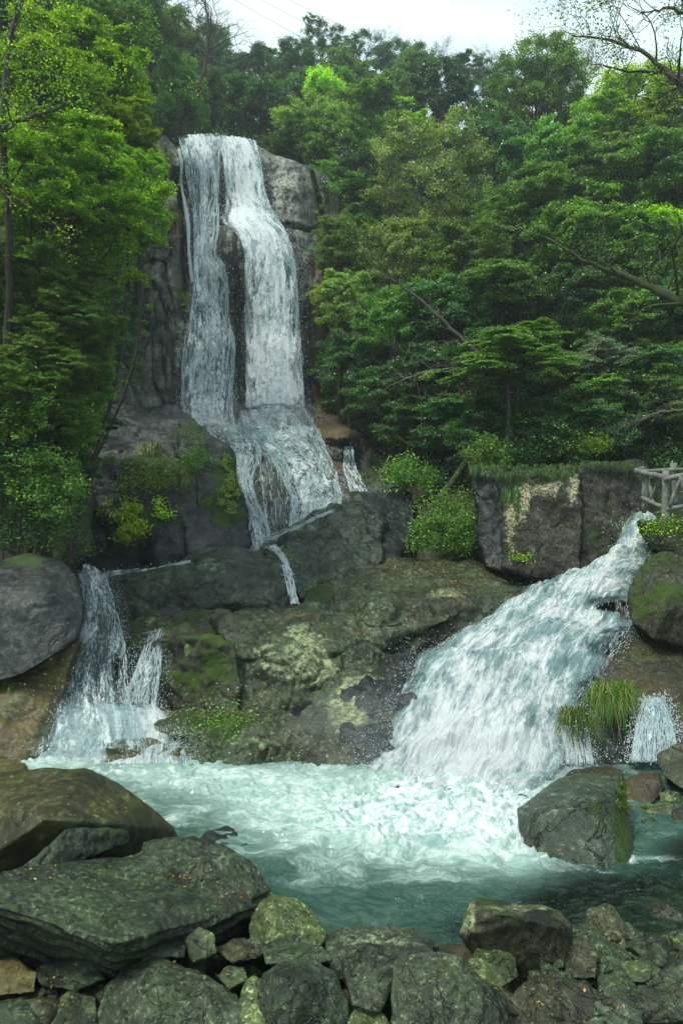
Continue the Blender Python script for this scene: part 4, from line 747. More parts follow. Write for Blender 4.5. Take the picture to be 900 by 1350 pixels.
# left cascade, its side fall and the apron
sheet('left_cascade', [(106, 760, 12.6, 140, 760, 12.6, .12), (108, 775, 12.3, 146, 780, 12.3, .1), (108, 795, 11.9, 152, 800, 11.9, .05), (100, 830, 11.3, 162, 838, 11.3, .0), (88, 870, 10.7, 168, 872, 10.7, -.02), (76, 905, 10.2, 170, 905, 10.2, -.02), (66, 940, 9.7, 176, 938, 9.8, .0), (55, 975, 9.2, 190, 970, 9.3, .1), (40, 1003, 8.8, 200, 1000, 8.85, .12)],
    120, 300, M_near, None, None, .52, disp=.10, bulge=.14, off=.02, fil=1200, filw=(.003, .009), fillen=(.04, .2), seed=31, dr=3000, drs=(.003, .008), dspread=.09, layers=2, edgef=.5)
sheet('left_cascade', [(200, 842, 11.4, 222, 836, 11.4, .1), (190, 862, 11.1, 216, 860, 11.1), (180, 885, 10.7, 212, 888, 10.7, -.05), (170, 910, 10.3, 208, 915, 10.3, -.08), (166, 935, 10.0, 204, 938, 10.0)],
    50, 120, M_near, None, None, .50, disp=.06, bulge=.05, off=.02, fil=700, filw=(.003, .010), fillen=(.05, .25), seed=33, dr=1500, drs=(.003, .007), dspread=.08, layers=2)
sheet('left_apron', [(85, 930, 9.95, 205, 930, 10.0, .05), (68, 955, 9.6, 230, 955, 9.65, .12), (50, 972, 9.3, 246, 972, 9.35, .14), (34, 990, 9.02, 250, 988, 9.05, .08), (18, 1008, 8.72, 254, 1006, 8.72, .12), (8, 1022, 8.35, 262, 1018, 8.4, .05)],
    150, 120, M_casc, None, None, .30, mode='casc', disp=.05, bulge=.03, off=.02, fil=600, filw=(.003, .009), fillen=(.04, .2), seed=35, dr=2500, drs=(.003, .007), dspread=.06, edgef=.1)
# broad right cascade
def cdens(px, py): return blobs(px, py, [(790, 860, 40, 34, -.22), (720, 800, 26, 16, -.1), (640, 850, 40, 14, -.10), (610, 960, 70, 60, .2), (640, 1010, 110, 34, .3), (830, 855, 14, 30, -.2), (760, 770, 50, 12, .1), (700, 900, 40, 40, -.05), (800, 803, 34, 12, -.9), (690, 822, 26, 8, -.35), (640, 872, 30, 9, -.35), (745, 880, 26, 12, -.4), (720, 840, 30, 8, -.25), (560, 900, 20, 10, -.3), (700, 950, 24, 16, -.25), (600, 920, 40, 12, .15)])
sheet('broad_cascade', [(822, 690, 14.2, 872, 690, 14.2, .0), (812, 722, 13.7, 868, 722, 13.4, .05), (796, 748, 13.1, 852, 745, 12.7, .05), (735, 770, 12.6, 838, 775, 12.0), (680, 793, 12.1, 835, 800, 11.4), (625, 830, 11.4, 832, 832, 10.8), (562, 866, 10.7, 812, 862, 10.3), (535, 905, 10.0, 785, 905, 9.8), (520, 945, 9.45, 762, 945, 9.3), (505, 985, 9.0, 745, 990, 8.8, .05), (488, 1015, 8.62, 736, 1022, 8.35, .1), (460, 1052, 7.9, 700, 1065, 7.6, .1)],
    420, 560, M_casc, None, None, .32, mode='casc', disp=.09, bulge=.22, off=.0, fil=2500, filw=(.003, .010), fillen=(.04, .2), seed=41, dr=4500, drs=(.003, .007), dspread=.08, edgef=.5, densf=cdens, layers=2)
sheet('side_fall', [(846, 922, 9.1, 868, 922, 9.1, .05), (840, 940, 9.0, 876, 940, 9.0), (836, 960, 8.85, 884, 962, 8.85, -.03), (832, 985, 8.65, 888, 985, 8.65, -.05), (830, 1008, 8.5, 886, 1010, 8.5)],
    50, 120, M_near, None, None, .52, disp=.05, bulge=.06, off=.03, fil=1000, filw=(.004, .014), fillen=(.05, .25), seed=43, dr=2200, drs=(.004, .009), dspread=.06, layers=2)
sheet('side_fall', [(738, 950, 9.05, 772, 950, 9.05, -.1), (738, 970, 8.9, 774, 970, 8.9, -.15), (742, 990, 8.75, 776, 992, 8.75, -.15), (744, 1012, 8.6, 780, 1012, 8.6, -.1)],
    40, 90, M_near, None, None, .40, disp=.03, bulge=.03, off=.06, fil=260, filw=(.004, .012), fillen=(.15, .4), seed=45, dr=600, drs=(.004, .008), dspread=.05)
# splash plumes
rng = np.random.default_rng(99)
def plume(px, py, Y, n, sp, up, drs=(.003, .007)):
    c = np.array(D(px, py, Y)); a = rng.normal(0, 1, (n, 3)) * np.array(sp); a[:, 2] = np.abs(rng.normal(0, 1, n)) ** 1.3 * up
    sz = drs[0] + (drs[1] - drs[0]) * rng.random(n) ** 2.5
    DROPS.append(drops(c + a, sz, rng.uniform(1, 3, n), a + rng.normal(0, .2, (n, 3)) + np.array([0, -.1, .3]), rng))
for a in [(680, 815, 12.0, 500, (.12, .1), .22), (560, 880, 10.4, 900, (.3, .2), .18), (520, 960, 9.2, 1100, (.25, .3), .3), (505, 1000, 8.7, 1100, (.3, .3), .22), (740, 1000, 8.7, 2500, (.18, .3), .3), (715, 1030, 8.1, 2500, (.3, .3), .22),
          (600, 1015, 8.4, 3000, (1.0, .3), .2), (90, 960, 9.4, 1500, (.25, .2), .35), (150, 940, 9.7, 1500, (.3, .2), .25), (200, 1005, 8.75, 1500, (.3, .1), .15), (230, 985, 8.9, 900, (.15, .1), .15), (845, 715, 13.6, 1200, (.25, .2), .3), (300, 560, 23.2, 500, (.8, .3), .5), (365, 545, 23.1, 700, (.7, .3), .5)]:
    x = list(a[4]) + [.05]; plume(a[0], a[1], a[2], int(a[3] * .45), x, a[5], (.006, .014) if a[2] > 15 else (.003, .007))
Vd, Fd = join([(v, [f]) for v, f in DROPS])
sp = mesh_np('spray', Vd, Fd, M_spray); tag(sp, kind='stuff')

# ------------------------------------------------------------------ pool
nx, ny = 640, 430
yy = 4.55 * (10.6 / 4.55) ** np.linspace(0, 1, ny); tx = np.linspace(-1, 1, nx)
XX = tx[None] * (yy * .56)[:, None] + .0; YY = np.repeat(yy[:, None], nx, 1)
P = np.stack([XX.ravel(), YY.ravel(), XX.ravel() * 0], 1); px, py = proj(P)
turb = blobs(px, py, [(600, 1060, 150, 60, 1.4), (250, 1025, 140, 30, .6), (500, 1090, 150, 45, .6), (360, 1060, 90, 40, .4), (690, 1110, 40, 50, .35), (60, 1000, 60, 20, .8)])
calm = np.clip(blobs(px, py, [(830, 1200, 170, 60, 1.2), (800, 1260, 160, 50, 1.0), (900, 1120, 40, 30, .6), (600, 1225, 180, 22, .35)]), 0, 1)
q = P + .35 * np.stack([fbm(P * .8, 3, 201), fbm(P * .8, 3, 202), P[:, 0] * 0], 1)
rough = .014 + .050 * np.clip(turb, 0, 1.2) + .02 * np.clip(turb - .9, 0, 1)
rip = fbm(q * np.array([2.2, 3.6, 1]), 3, 205) + .8 * (1 - 2 * np.abs(fbm(q * np.array([3.5, 5, 1]) + 7, 3, 206))) + .5 * fbm(q * np.array([11, 15, 1]), 4, 207, .6) * (1 - .4 * calm)
P[:, 2] = .0 + rough * rip
foam = turb * .85 - .06 + blobs(px, py, [(400, 1160, 90, 30, .12), (560, 1180, 50, 25, .2), (235, 1080, 16, 14, .5), (520, 1210, 40, 12, .22), (860, 1133, 50, 7, 1.0), (800, 1150, 60, 4, .55), (760, 1140, 40, 8, .4), (640, 1130, 60, 12, .25), (870, 1100, 30, 8, .5), (900, 1150, 40, 6, .4)]) - .35 * calm
m, nt = newmat('pool_water')
pos = mk(nt, 'ShaderNodeNewGeometry'); fa = mk(nt, 'ShaderNodeAttribute', attribute_name='foam', out=2); ca = mk(nt, 'ShaderNodeAttribute', attribute_name='calm', out=2); tb = mk(nt, 'ShaderNodeAttribute', attribute_name='turb', out=2)
wv = vscale(nt, pos, (.75, 1.15, 1))
wn = mk(nt, 'ShaderNodeTexNoise', {'Vector': wv, 'Scale': 1.1, 'Detail': 3.0}, 1)
warp = mk(nt, 'ShaderNodeVectorMath', {0: wv, 1: mk(nt, 'ShaderNodeVectorMath', {0: wn, 1: (1.5, 1.5, 0)}, operation='MULTIPLY')}, operation='ADD')
f1 = noise(nt, warp, 1.5, 8, .64); 
rg = M_(nt, 'SUBTRACT', 1.0, M_(nt, 'MULTIPLY', M_(nt, 'ABSOLUTE', M_(nt, 'SUBTRACT', noise(nt, warp, 2.1, 5, .6, .6), .5)), 9.0))   # lacy lines
rg2 = M_(nt, 'SUBTRACT', 1.0, M_(nt, 'MULTIPLY', M_(nt, 'ABSOLUTE', M_(nt, 'SUBTRACT', noise(nt, warp, 5.0, 4, .6, .5), .5)), 8.0))
base_f = ss(nt, M_(nt, 'ADD', M_(nt, 'MULTIPLY', f1, 1.5), fa), .95, 1.85)
lace = M_(nt, 'MULTIPLY', M_(nt, 'MAXIMUM', ss(nt, rg, .35, 1.0), M_(nt, 'MULTIPLY', ss(nt, rg2, .4, 1.0), .7)), ss(nt, M_(nt, 'ADD', fa, M_(nt, 'MULTIPLY', M_(nt, 'SUBTRACT', f1, .5), 1.6)), -.02, .6, 0, .85))
fm = M_(nt, 'MAXIMUM', base_f, lace, clamp=True)
# bubbles and small flecks
vo = mk(nt, 'ShaderNodeTexVoronoi', {'Vector': pos, 'Scale': 26.0}); fl = M_(nt, 'MULTIPLY', ss(nt, vo, .06, .14, 1, 0), ss(nt, noise(nt, warp, 2.0, 4, .6), .52, .62))
fm = M_(nt, 'MAXIMUM', fm, M_(nt, 'MULTIPLY', fl, .7))
bp = mk(nt, 'ShaderNodeBump', {'Strength': .3, 'Distance': .025, 'Height': M_(nt, 'ADD', noise(nt, warp, 7, 5, .6), M_(nt, 'MULTIPLY', fm, .6))})
teal = mixc(nt, ss(nt, M_(nt, 'ADD', tb, M_(nt, 'MULTIPLY', f1, .7)), .25, 1.1), (.022, .060, .045), (.26, .38, .34))
murk = mk(nt, 'ShaderNodeBsdfPrincipled', {'Base Color': teal, 'Roughness': .08, 'Normal': bp, 'IOR': 1.33})
fres = mk(nt, 'ShaderNodeFresnel', {'IOR': 1.33, 'Normal': bp})
clr = mk(nt, 'ShaderNodeMixShader', {0: fres, 1: mk(nt, 'ShaderNodeBsdfTransparent', {'Color': (.50, .68, .55, 1)}), 2: mk(nt, 'ShaderNodeBsdfGlossy', {'Color': (1, 1, 1, 1), 'Roughness': .06, 'Normal': bp})})
wat = mk(nt, 'ShaderNodeMixShader', {0: M_(nt, 'MULTIPLY', ss(nt, M_(nt, 'ADD', ca, M_(nt, 'MULTIPLY', M_(nt, 'SUBTRACT', f1, .5), .8)), .2, .9), .9), 1: murk, 2: clr})
fo = mk(nt, 'ShaderNodeBsdfPrincipled', {'Base Color': mixc(nt, ss(nt, M_(nt, 'MULTIPLY', noise(nt, warp, 6, 6, .7), 1.0), .38, .62), (.26, .38, .35), mixc(nt, ss(nt, tb, .5, 1.3), (.52, .60, .58), (.66, .72, .72))), 'Roughness': .5, 'Normal': bp})
outp(nt, mk(nt, 'ShaderNodeMixShader', {0: fm, 1: wat, 2: fo}))
pool = mesh_np('water', P, grid_faces(nx, ny), m, attrs={'foam': foam, 'calm': calm, 'turb': turb}); tag(pool, kind='structure')

# fine mist hanging over the foot of the falls
m, nt = newmat('mist')
pv = nt.nodes.new('ShaderNodeVolumePrincipled'); pv.inputs['Color'].default_value = (.93, .97, 1, 1); pv.inputs['Density'].default_value = .17; pv.inputs['Anisotropy'].default_value = .2
mo = nt.nodes.new('ShaderNodeOutputMaterial'); nt.links.new(pv.outputs[0], mo.inputs[1])
def ellipsoids(L):
    parts = []
    for (px, py, Y, rx, ry, rz) in L:
        bm = bmesh.new(); bmesh.ops.create_icosphere(bm, subdivisions=4, radius=1); V = np.array([v.co[:] for v in bm.verts]); Fq = np.array([[v.index for v in f.verts] for f in bm.faces]); bm.free()
        V = V * (1 + .18 * fbm(V * 1.5 + px, 2, 5))[:, None]
        parts.append((V * np.array([rx, ry, rz]) + np.array(D(px, py, Y)), [Fq]))
    return join(parts)
V, Fq = ellipsoids([(600, 1000, 8.4, 1.7, .8, .5), (600, 985, 8.7, 1.5, .7, .55), (520, 960, 8.9, .9, .6, .5), (650, 930, 9.4, 1.1, .8, .5), (680, 1010, 8.3, .9, .7, .45), (460, 960, 8.7, .9, .5, .45), (130, 980, 9.1, .9, .6, .4), (290, 555, 23.0, 1.3, .8, .7), (365, 548, 22.6, 1.3, .8, .7)])
tag(mesh_np('mist', V, Fq, m), kind='stuff')
# ------------------------------------------------------------------ trees
M_bark = plainmat('bark', (.028, .024, .017), .9, (.06, .052, .038), 14, .6)
M_barkpale = plainmat('pale_bark', (.20, .20, .165), .8, (.10, .10, .08), 10, .5)
M_barkmoss = plainmat('mossy_bark', (.026, .024, .016), .95, (.04, .065, .010), 5, .8)
LM = {
 'bright': leafmat('bright_leaves', (0.138, 0.260, 0.015), (0.291, 0.448, 0.021), .42, (0.557, 0.667, 0.031)),
 'lime': leafmat('lime_leaves', (0.254, 0.420, 0.017), (0.509, 0.680, 0.023), .45),
 'mid': leafmat('green_leaves', (0.073, 0.181, 0.026), (0.161, 0.317, 0.039), .35, (0.286, 0.430, 0.048)),
 'dark': leafmat('dark_leaves', (0.031, 0.107, 0.025), (0.091, 0.209, 0.045), .28, (0.161, 0.281, 0.055), .4),
 'blue': leafmat('bluish_leaves', (0.042, 0.121, 0.044), (0.094, 0.216, 0.071), .3),
 'olive': leafmat('olive_leaves', (0.154, 0.245, 0.053), (0.320, 0.451, 0.087), .35, (0.461, 0.550, 0.133)),
 'gloss': leafmat('glossy_leaves', (0.028, 0.094, 0.024), (0.061, 0.166, 0.041), .2, (0.157, 0.264, 0.095), .25),
 'grey': leafmat('grey_flower_leaves', (0.145, 0.203, 0.148), (0.290, 0.348, 0.283), .3),
 'layer': leafmat('layered_leaves', (0.077, 0.208, 0.035), (0.195, 0.373, 0.061), .38, (0.364, 0.498, 0.081)),
 'yellow': leafmat('yellowgreen_leaves', (0.232, 0.319, 0.037), (0.435, 0.493, 0.074), .4)}
def leaves(C, Nn, size, rng, asp=.45, fold=.12):
    """one folded diamond per leaf; C centres, Nn normals, size lengths"""
    n = len(C); Nn = Nn / (np.linalg.norm(Nn, axis=1)[:, None] + 1e-9)
    a = rng.normal(size=(n, 3)); a -= Nn * np.einsum('ij,ij->i', a, Nn)[:, None]; a /= np.linalg.norm(a, axis=1)[:, None]
    b = np.cross(Nn, a); s = size[:, None]
    V = np.stack([C - a * s * .5, C + b * s * asp * .5 + Nn * s * fold, C + a * s * .5 - Nn * s * fold * .5, C - b * s * asp * .5 + Nn * s * fold], 1).reshape(-1, 3)
    return V, np.arange(n * 4).reshape(n, 4)
def curve(p0, p1, n, rng, sag=.0, wob=.12):
    p0, p1 = np.array(p0, float), np.array(p1, float); t = np.linspace(0, 1, n)[:, None]; L = np.linalg.norm(p1 - p0)
    w_ = rng.normal(size=3) * wob * L; w2 = rng.normal(size=3) * wob * .5 * L
    return p0 * (1 - t) + p1 * t + np.sin(t * np.pi) * (w_ + np.array([0, 0, sag * L])) + np.sin(t * 2 * np.pi) * w2
class Proto: pass
def crown_proto(seed, kind, nclump, nleaf, lsize, flat=.5, crad=(.16, .30), shape=(1, 1, 1), bottom=-.65, twigs=0, bark=None, limbs=7, upb=.9, lim_r=.03, asp=.45, irreg=.5, spread=.5):
    """a crown of radius 1 about the origin: limbs, side branches and leaf clumps through its volume"""
    rng = np.random.default_rng(seed); p = Proto(); c = []
    while len(c) < nclump:
        d = rng.normal(size=3); d /= np.linalg.norm(d)
        if d[2] < bottom: continue
        r = rng.uniform(.45, 1) ** .6 * (1 + irreg * float(perlin(np.array([d * 2.1 + seed]))[0]))
        q = d * r * np.array(shape)
        if d[2] < 0: q[:2] *= 1 - .25 * abs(d[2])
        c.append(q)
    c = np.array(c); parts = []
    lp = []; 
    for k in range(limbs):
        a = k * 2.4 + rng.uniform(-.4, .4); e = c[int(rng.integers(nclump))] * .55; e = np.array([math.cos(a) * .45, math.sin(a) * .45, rng.uniform(-.1, .55)]) * .7 + e * .4
        s = np.array([0, 0, rng.uniform(-1.0, -.35)]); cv = curve(s, e, 7, rng, .02, .10); parts.append(tube(cv, np.linspace(lim_r * .8, lim_r * .25, 7), 5)); lp.append(cv)
    parts.append(tube(curve((0, 0, -1.0), (0, 0, .55), 7, rng, 0, .05), np.linspace(lim_r * 1.2, lim_r * .3, 7), 5))
    LP = np.concatenate(lp)
    for q in c:
        j = np.argmin(np.linalg.norm(LP - q, axis=1) + .3 * np.maximum(0, LP[:, 2] - q[2])); cv = curve(LP[j], q, 6, rng, .03, .12)
        parts.append(tube(cv, np.linspace(lim_r * .28, lim_r * .08, 6), 3, cap=False))
        for _ in range(twigs):
            d = rng.normal(size=3); d /= np.linalg.norm(d); e = q + d * rng.uniform(.12, .3)
            parts.append(tube(curve(q if rng.random() < .6 else cv[3], e, 5, rng, 0, .15), np.linspace(lim_r * .1, lim_r * .03, 5), 3, cap=False))
    V, Fs = join(parts)
    me = mesh_np('limbs', V, Fs, bark or M_bark); p.limbs = me.data; bpy.data.objects.remove(me)
    rc = rng.uniform(crad[0], crad[1], nclump); wgt = rc ** 2; wgt /= wgt.sum(); ci = rng.choice(nclump, nleaf, p=wgt)
    d = rng.normal(size=(nleaf, 3)); d /= np.linalg.norm(d, axis=1)[:, None]; d[:, 2] = np.where(d[:, 2] < 0, d[:, 2] * spread, d[:, 2])
    r = rng.random(nleaf) ** .45 * (1 + .35 * rng.normal(size=nleaf) * .5); off = d * r[:, None] * np.array([1, 1, flat])
    # lumpy second level inside each clump
    sub = rng.normal(size=(nclump, 6, 3)) * .45 * np.array([1, 1, flat]); off = off * .62 + sub[ci, rng.integers(0, 6, nleaf)] * .8
    tilt = rng.normal(size=(nclump, 2)) * .25; off[:, 2] += off[:, 0] * tilt[ci, 0] + off[:, 1] * tilt[ci, 1] - .25 * (off[:, 0] ** 2 + off[:, 1] ** 2) * (flat < .4)
    C = c[ci] + off * rc[ci][:, None]
    cn = c[ci] / (np.linalg.norm(c[ci], axis=1)[:, None] + 1e-6)
    N = np.array([0, 0, upb]) + .45 * cn + .35 * d + .75 * rng.normal(size=(nleaf, 3))
    V, Fq = leaves(C, N, lsize * 1.15 * rng.uniform(.55, 1.45, nleaf), rng, asp * 1.2)
    me = mesh_np('crown', V, Fq, LM[kind], smooth=False) if kind else None
    if me: p.crown = me.data; bpy.data.objects.remove(me)
    else: p.crown = None
    return p
def with_mat(p, kind, bark=None):
    q = Proto(); q.crown = p.crown.copy(); q.crown.materials.clear(); q.crown.materials.append(LM[kind]); q.limbs = p.limbs
    if bark: q.limbs = p.limbs.copy(); q.limbs.materials.clear(); q.limbs.materials.append(bark)
    return q
PR = {}
PR['bushy0'] = crown_proto(1, 'mid', 84, 34000, .050, .55)
PR['bushy1'] = crown_proto(2, 'dark', 90, 34000, .048, .5, irreg=.6)
PR['bushy2'] = crown_proto(3, 'dark', 74, 30000, .052, .6, crad=(.2, .34), irreg=.6)
PR['layer0'] = crown_proto(4, 'layer', 120, 40000, .050, .60, crad=(.15, .27), upb=.9, twigs=2, irreg=.6)
PR['layer1'] = crown_proto(5, 'layer', 96, 34000, .054, .58, crad=(.16, .30), upb=.9, twigs=2, bottom=-.4, irreg=.7)
PR['pavilion'] = crown_proto(21, 'layer', 70, 30000, .046, .26, crad=(.18, .32), upb=1.3, twigs=2, bottom=-.4, irreg=.7)
PR['dense'] = crown_proto(6, 'blue', 140, 60000, .032, .7, crad=(.13, .22), irreg=.25)
PR['fine'] = crown_proto(7, 'olive', 110, 34000, .034, .7, crad=(.12, .22), twigs=5, bark=M_barkpale, irreg=.35, upb=.4, lim_r=.026)
PR['gloss'] = crown_proto(8, 'gloss', 80, 26000, .060, .6, irreg=.4)
PR['sparse'] = crown_proto(9, 'mid', 60, 13000, .046, .5, crad=(.12, .24), twigs=6, irreg=.6)
PR['twiggy'] = crown_proto(10, 'olive', 60, 2600, .036, .6, crad=(.12, .22), twigs=12, irreg=.6)
PR['bare'] = crown_proto(11, 'olive', 64, 250, .03, .6, crad=(.1, .2), twigs=16, irreg=.5, lim_r=.022)
PR['big'] = crown_proto(12, 'bright', 210, 130000, .028, .42, crad=(.11, .20), irreg=.6, twigs=1, upb=1.1, lim_r=.022, asp=.42)
PR['big2'] = crown_proto(13, 'mid', 170, 100000, .030, .45, crad=(.11, .22), irreg=.7, twigs=2, upb=1.1, lim_r=.022)
for k, (b, kd, bk) in {'bushy_mid': ('bushy1', 'mid', None), 'bushy_blue': ('bushy0', 'blue', None), 'bushy_lime': ('bushy2', 'lime', None), 'bushy_bright': ('bushy0', 'bright', None), 'layer_dark': ('layer1', 'dark', None), 'layer_lime': ('layer0', 'bright', None),
                       'layer_mid': ('layer1', 'mid', None), 'dense_mid': ('dense', 'mid', None), 'grey': ('layer1', 'grey', None), 'yellow': ('bushy2', 'yellow', None), 'big_dark': ('big2', 'dark', None), 'olive_bushy': ('bushy1', 'olive', None), 'bare_pale': ('bare', 'grey', M_barkpale), 'sparse_blue': ('sparse', 'blue', None)}.items():
    PR[k] = with_mat(PR[b], kd, bk)
PR['bare_pale'].crown = PR['bare'].crown
rt = np.random.default_rng(77)
def tree(px, py, Y, rx, rz, kind, label, base=None, bark=None, lean=None, rot=None, group='trees of the gorge', cat='tree', name='tree', tr=None):
    """crown centred at photo pixel (px,py), Y metres away, rx / rz its radii in photo pixels there; the trunk goes down to the slope"""
    p = PR[kind]; c = np.array(D(px, py, Y))
    r_, h_ = rx / F * Y, rz / F * Y
    if base is None and 70 < px <= 120 and Y < 16: q_ = D(px * .4, 600, Y + .6); base = (q_[0], q_[1], float(terrain_z([q_[0]], [q_[1]])[0])); tr = .03
    if base is None and 120 < px < 270 and Y < 20: q_ = D(84, 600, Y + .4); base = (q_[0], q_[1], float(terrain_z([q_[0]], [q_[1]])[0])); tr = .05
    if base is None:
        bx = c[0] + rt.normal() * .15 * r_; by = c[1] + .15 * r_; bz = float(terrain_z([bx], [by])[0])
        if bz > c[2] - .3 * h_: by = c[1] - .1; bz = min(float(terrain_z([bx], [by])[0]), c[2] - .5 * h_)
    else: bx, by, bz = base
    o = empty(name, (bx, by, bz - .1)); tag(o, label, cat, group)
    rel = c - np.array([bx, by, bz - .1]); root = np.array([0, 0, -.4]); top = rel + np.array([0, 0, -h_ * .55]) 
    if top[2] < .4: top = rel * .6
    if px < 130 and Y < 14.5 and tr is None: tr = .03
    th = tr or max(.04, .022 * r_ + .007 * rel[2])
    cv = np.concatenate([curve(root, top, 8, rt, 0, .05), [rel + np.array([0, 0, -h_ * .1])]])
    V, Fs = tube(cv, np.concatenate([[th * 1.5], np.linspace(th * 1.05, th * .6, 7), [th * .35]]), 8, .15, rt)
    mesh_np('trunk', V, Fs, bark or (M_barkpale if kind == 'fine' else M_bark), o)
    rz_ = rt.uniform(0, 6.28) if rot is None else rot
    for nm, me in (('limbs', p.limbs), ('crown', p.crown)):
        if me is None: continue
        q = bpy.data.objects.new(nm, me); COL.objects.link(q); q.parent = o; q.location = rel; q.rotation_euler = (rt.normal() * .06, rt.normal() * .06, rz_); q.scale = (r_, r_, h_)
    return o
# far ridge
for a in [
 (305, 112, 44, 34, 34, 'sparse_blue', 'thin crowned tree on the skyline just right of the bare twigs, upper left'),
 (345, 100, 44, 36, 34, 'bushy_blue', 'dark bluish tree on the ridge left of the grey crowned skyline tree'),
 (385, 95, 42, 34, 36, 'bushy1', 'dark green tree on the ridge behind the top of the waterfall'),
 (425, 62, 47, 36, 34, 'sparse_blue', 'grey green airy crown, leftmost of the high skyline trees'),
 (478, 78, 48, 40, 34, 'sparse_blue', 'airy bluish crown in the middle of the high skyline'),
 (505, 62, 50, 30, 22, 'bare', 'leafless tree on the highest part of the skyline'),
 (532, 90, 48, 34, 28, 'bushy_blue', 'bluish rounded tree below the leafless skyline tree'),
 (575, 78, 49, 34, 20, 'bare', 'leafless grey crown on the skyline right of the highest one'),
 (545, 110, 44, 40, 34, 'bushy_mid', 'mid green tree behind the glossy leaved one'),
 (458, 112, 43, 44, 36, 'bushy_mid', 'mid green rounded tree high on the ridge, centre'),
 (300, 150, 38, 40, 40, 'bushy1', 'dark green tree above and left of the waterfall lip'),
 (345, 150, 37, 48, 40, 'layer_dark', 'dark layered tree directly above the waterfall lip'),
 (398, 140, 37, 34, 38, 'layer_dark', 'dark layered tree left of the bright lime tree'),
 (428, 132, 36, 36, 30, 'bushy_lime', 'bright lime tipped tree in the middle of the ridge'),
 (470, 165, 35, 52, 40, 'layer_mid', 'green layered tree below the lime tipped tree'),
 (520, 175, 35, 40, 34, 'layer_lime', 'light green tree left of the glossy dark one'),
 (578, 128, 36, 42, 40, 'gloss', 'glossy dark leaved round tree below the skyline dip'),
 (615, 98, 44, 26, 26, 'bushy_blue', 'small bluish tree in the skyline dip'),
 (640, 92, 42, 30, 28, 'bare', 'leafless twigs rising left of the domed tree'),
 (650, 130, 36, 34, 40, 'bushy1', 'dark tree touching the left flank of the domed tree'),
 (712, 128, 33, 68, 74, 'dense_mid', 'tall domed dense green tree standing highest on the right skyline'),
 (770, 90, 38, 36, 36, 'bare', 'leafless tree behind the right flank of the domed tree'),
 (395, 200, 31, 44, 30, 'bushy1', 'low dark tree hanging over the right side of the waterfall lip'),
 (440, 205, 30, 46, 46, 'layer_mid', 'green layered tree right of the waterfall lip'),
 (478, 240, 29, 44, 44, 'layer_dark', 'dark layered tree above the bright bush right of the fall'),
 (565, 255, 27, 78, 92, 'fine', 'olive tree with fine leaves and a pale slender trunk, centre right'),
 (645, 225, 28, 50, 72, 'bushy1', 'dark shaded tree between the olive tree and the layered trees'),
 (655, 300, 26, 50, 60, 'sparse', 'thin twiggy tree right of the olive tree'),
 (838, 128, 30, 58, 32, 'bushy_lime', 'brilliant lime green tree top on the right below the bare branches'),
 (880, 155, 28, 50, 34, 'bushy_bright', 'bright green tree top at the upper right edge'),
 (795, 165, 30, 44, 38, 'bushy_bright', 'bright green tree between the domed and the lime tree'),
 (730, 220, 27, 56, 54, 'layer0', 'layered green tree below the domed tree'),
 (800, 235, 25, 66, 50, 'layer0', 'layered green tree in the upper right, second from the edge'),
 (875, 245, 24, 60, 60, 'layer_mid', 'layered green tree at the right edge below the lime top'),
 (690, 290, 24, 56, 44, 'layer_mid', 'mid green layered tree in the middle of the right slope'),
 (770, 310, 22, 70, 50, 'layer0', 'broad layered green tree in the centre of the right slope'),
 (855, 335, 21, 70, 52, 'sparse', 'twiggy half bare tree behind the mossy bough on the right'),
 (870, 305, 22, 44, 20, 'bushy_lime', 'bright green spray of leaves at the right edge'),
 (610, 345, 23, 60, 50, 'bushy_mid', 'mid green tree under the pale trunk tree'),
 (520, 345, 24, 52, 56, 'olive_bushy', 'olive green tree above the water side bush, left of centre slope'),
 (448, 325, 24.5, 36, 44, 'bushy_mid', 'fresh green bush tree right beside the main fall'),
 (432, 398, 24.0, 24, 26, 'yellow', 'small yellow green sapling against the right edge of the cliff'),
 (462, 400, 23.5, 38, 44, 'olive_bushy', 'olive bush tree right of the yellow green sapling'),
 (455, 480, 23, 36, 50, 'bushy1', 'dark bush tree beside the foot of the main fall'),
 (520, 430, 22, 56, 52, 'bushy_mid', 'green bush tree in the lower left of the right slope'),
 (500, 520, 21.5, 50, 40, 'bushy1', 'dark bush tree hanging over the ledge right of the fan fall'),
 (590, 420, 21, 54, 50, 'layer_dark', 'dark layered tree with a leaning trunk, lower right slope'),
 (660, 390, 21, 60, 40, 'layer_mid', 'green layered tree directly above the small pavilion shaped tree'),
 (740, 400, 20.5, 60, 44, 'layer_dark', 'dark layered tree right of centre under the broad layered one'),
 (820, 430, 19.5, 60, 44, 'layer_mid', 'mid green layered tree above the grey flowered one'),
 (885, 420, 19, 46, 60, 'layer_dark', 'dark tree at the right edge under the mossy bough'),
 (560, 500, 20, 46, 46, 'layer_dark', 'very dark tree in the shade right of the ledge'),
 (610, 530, 19, 44, 40, 'twiggy', 'dead looking grey twiggy tree in the shade'),
 (795, 480, 17.5, 40, 28, 'grey', 'tree with pale grey blossom right of the pavilion shaped tree'),
 (745, 500, 17.8, 36, 32, 'layer_mid', 'green layered tree between the pavilion shaped and grey blossom trees'),
 (860, 500, 17.5, 52, 40, 'layer_dark', 'dark tree above the railing at the right edge'),
 (640, 470, 18.5, 50, 36, 'layer_dark', 'dark tree behind the pavilion shaped tree'),
 (720, 560, 17.0, 60, 36, 'bushy1', 'dark bush tree behind the grassy wall top'),
 (800, 565, 17.0, 50, 36, 'bushy1', 'dark bush tree above the streaked wall'),
 (880, 570, 17.5, 50, 30, 'twiggy', 'brown twiggy bush behind the railing'),
]:
    tree(*a)
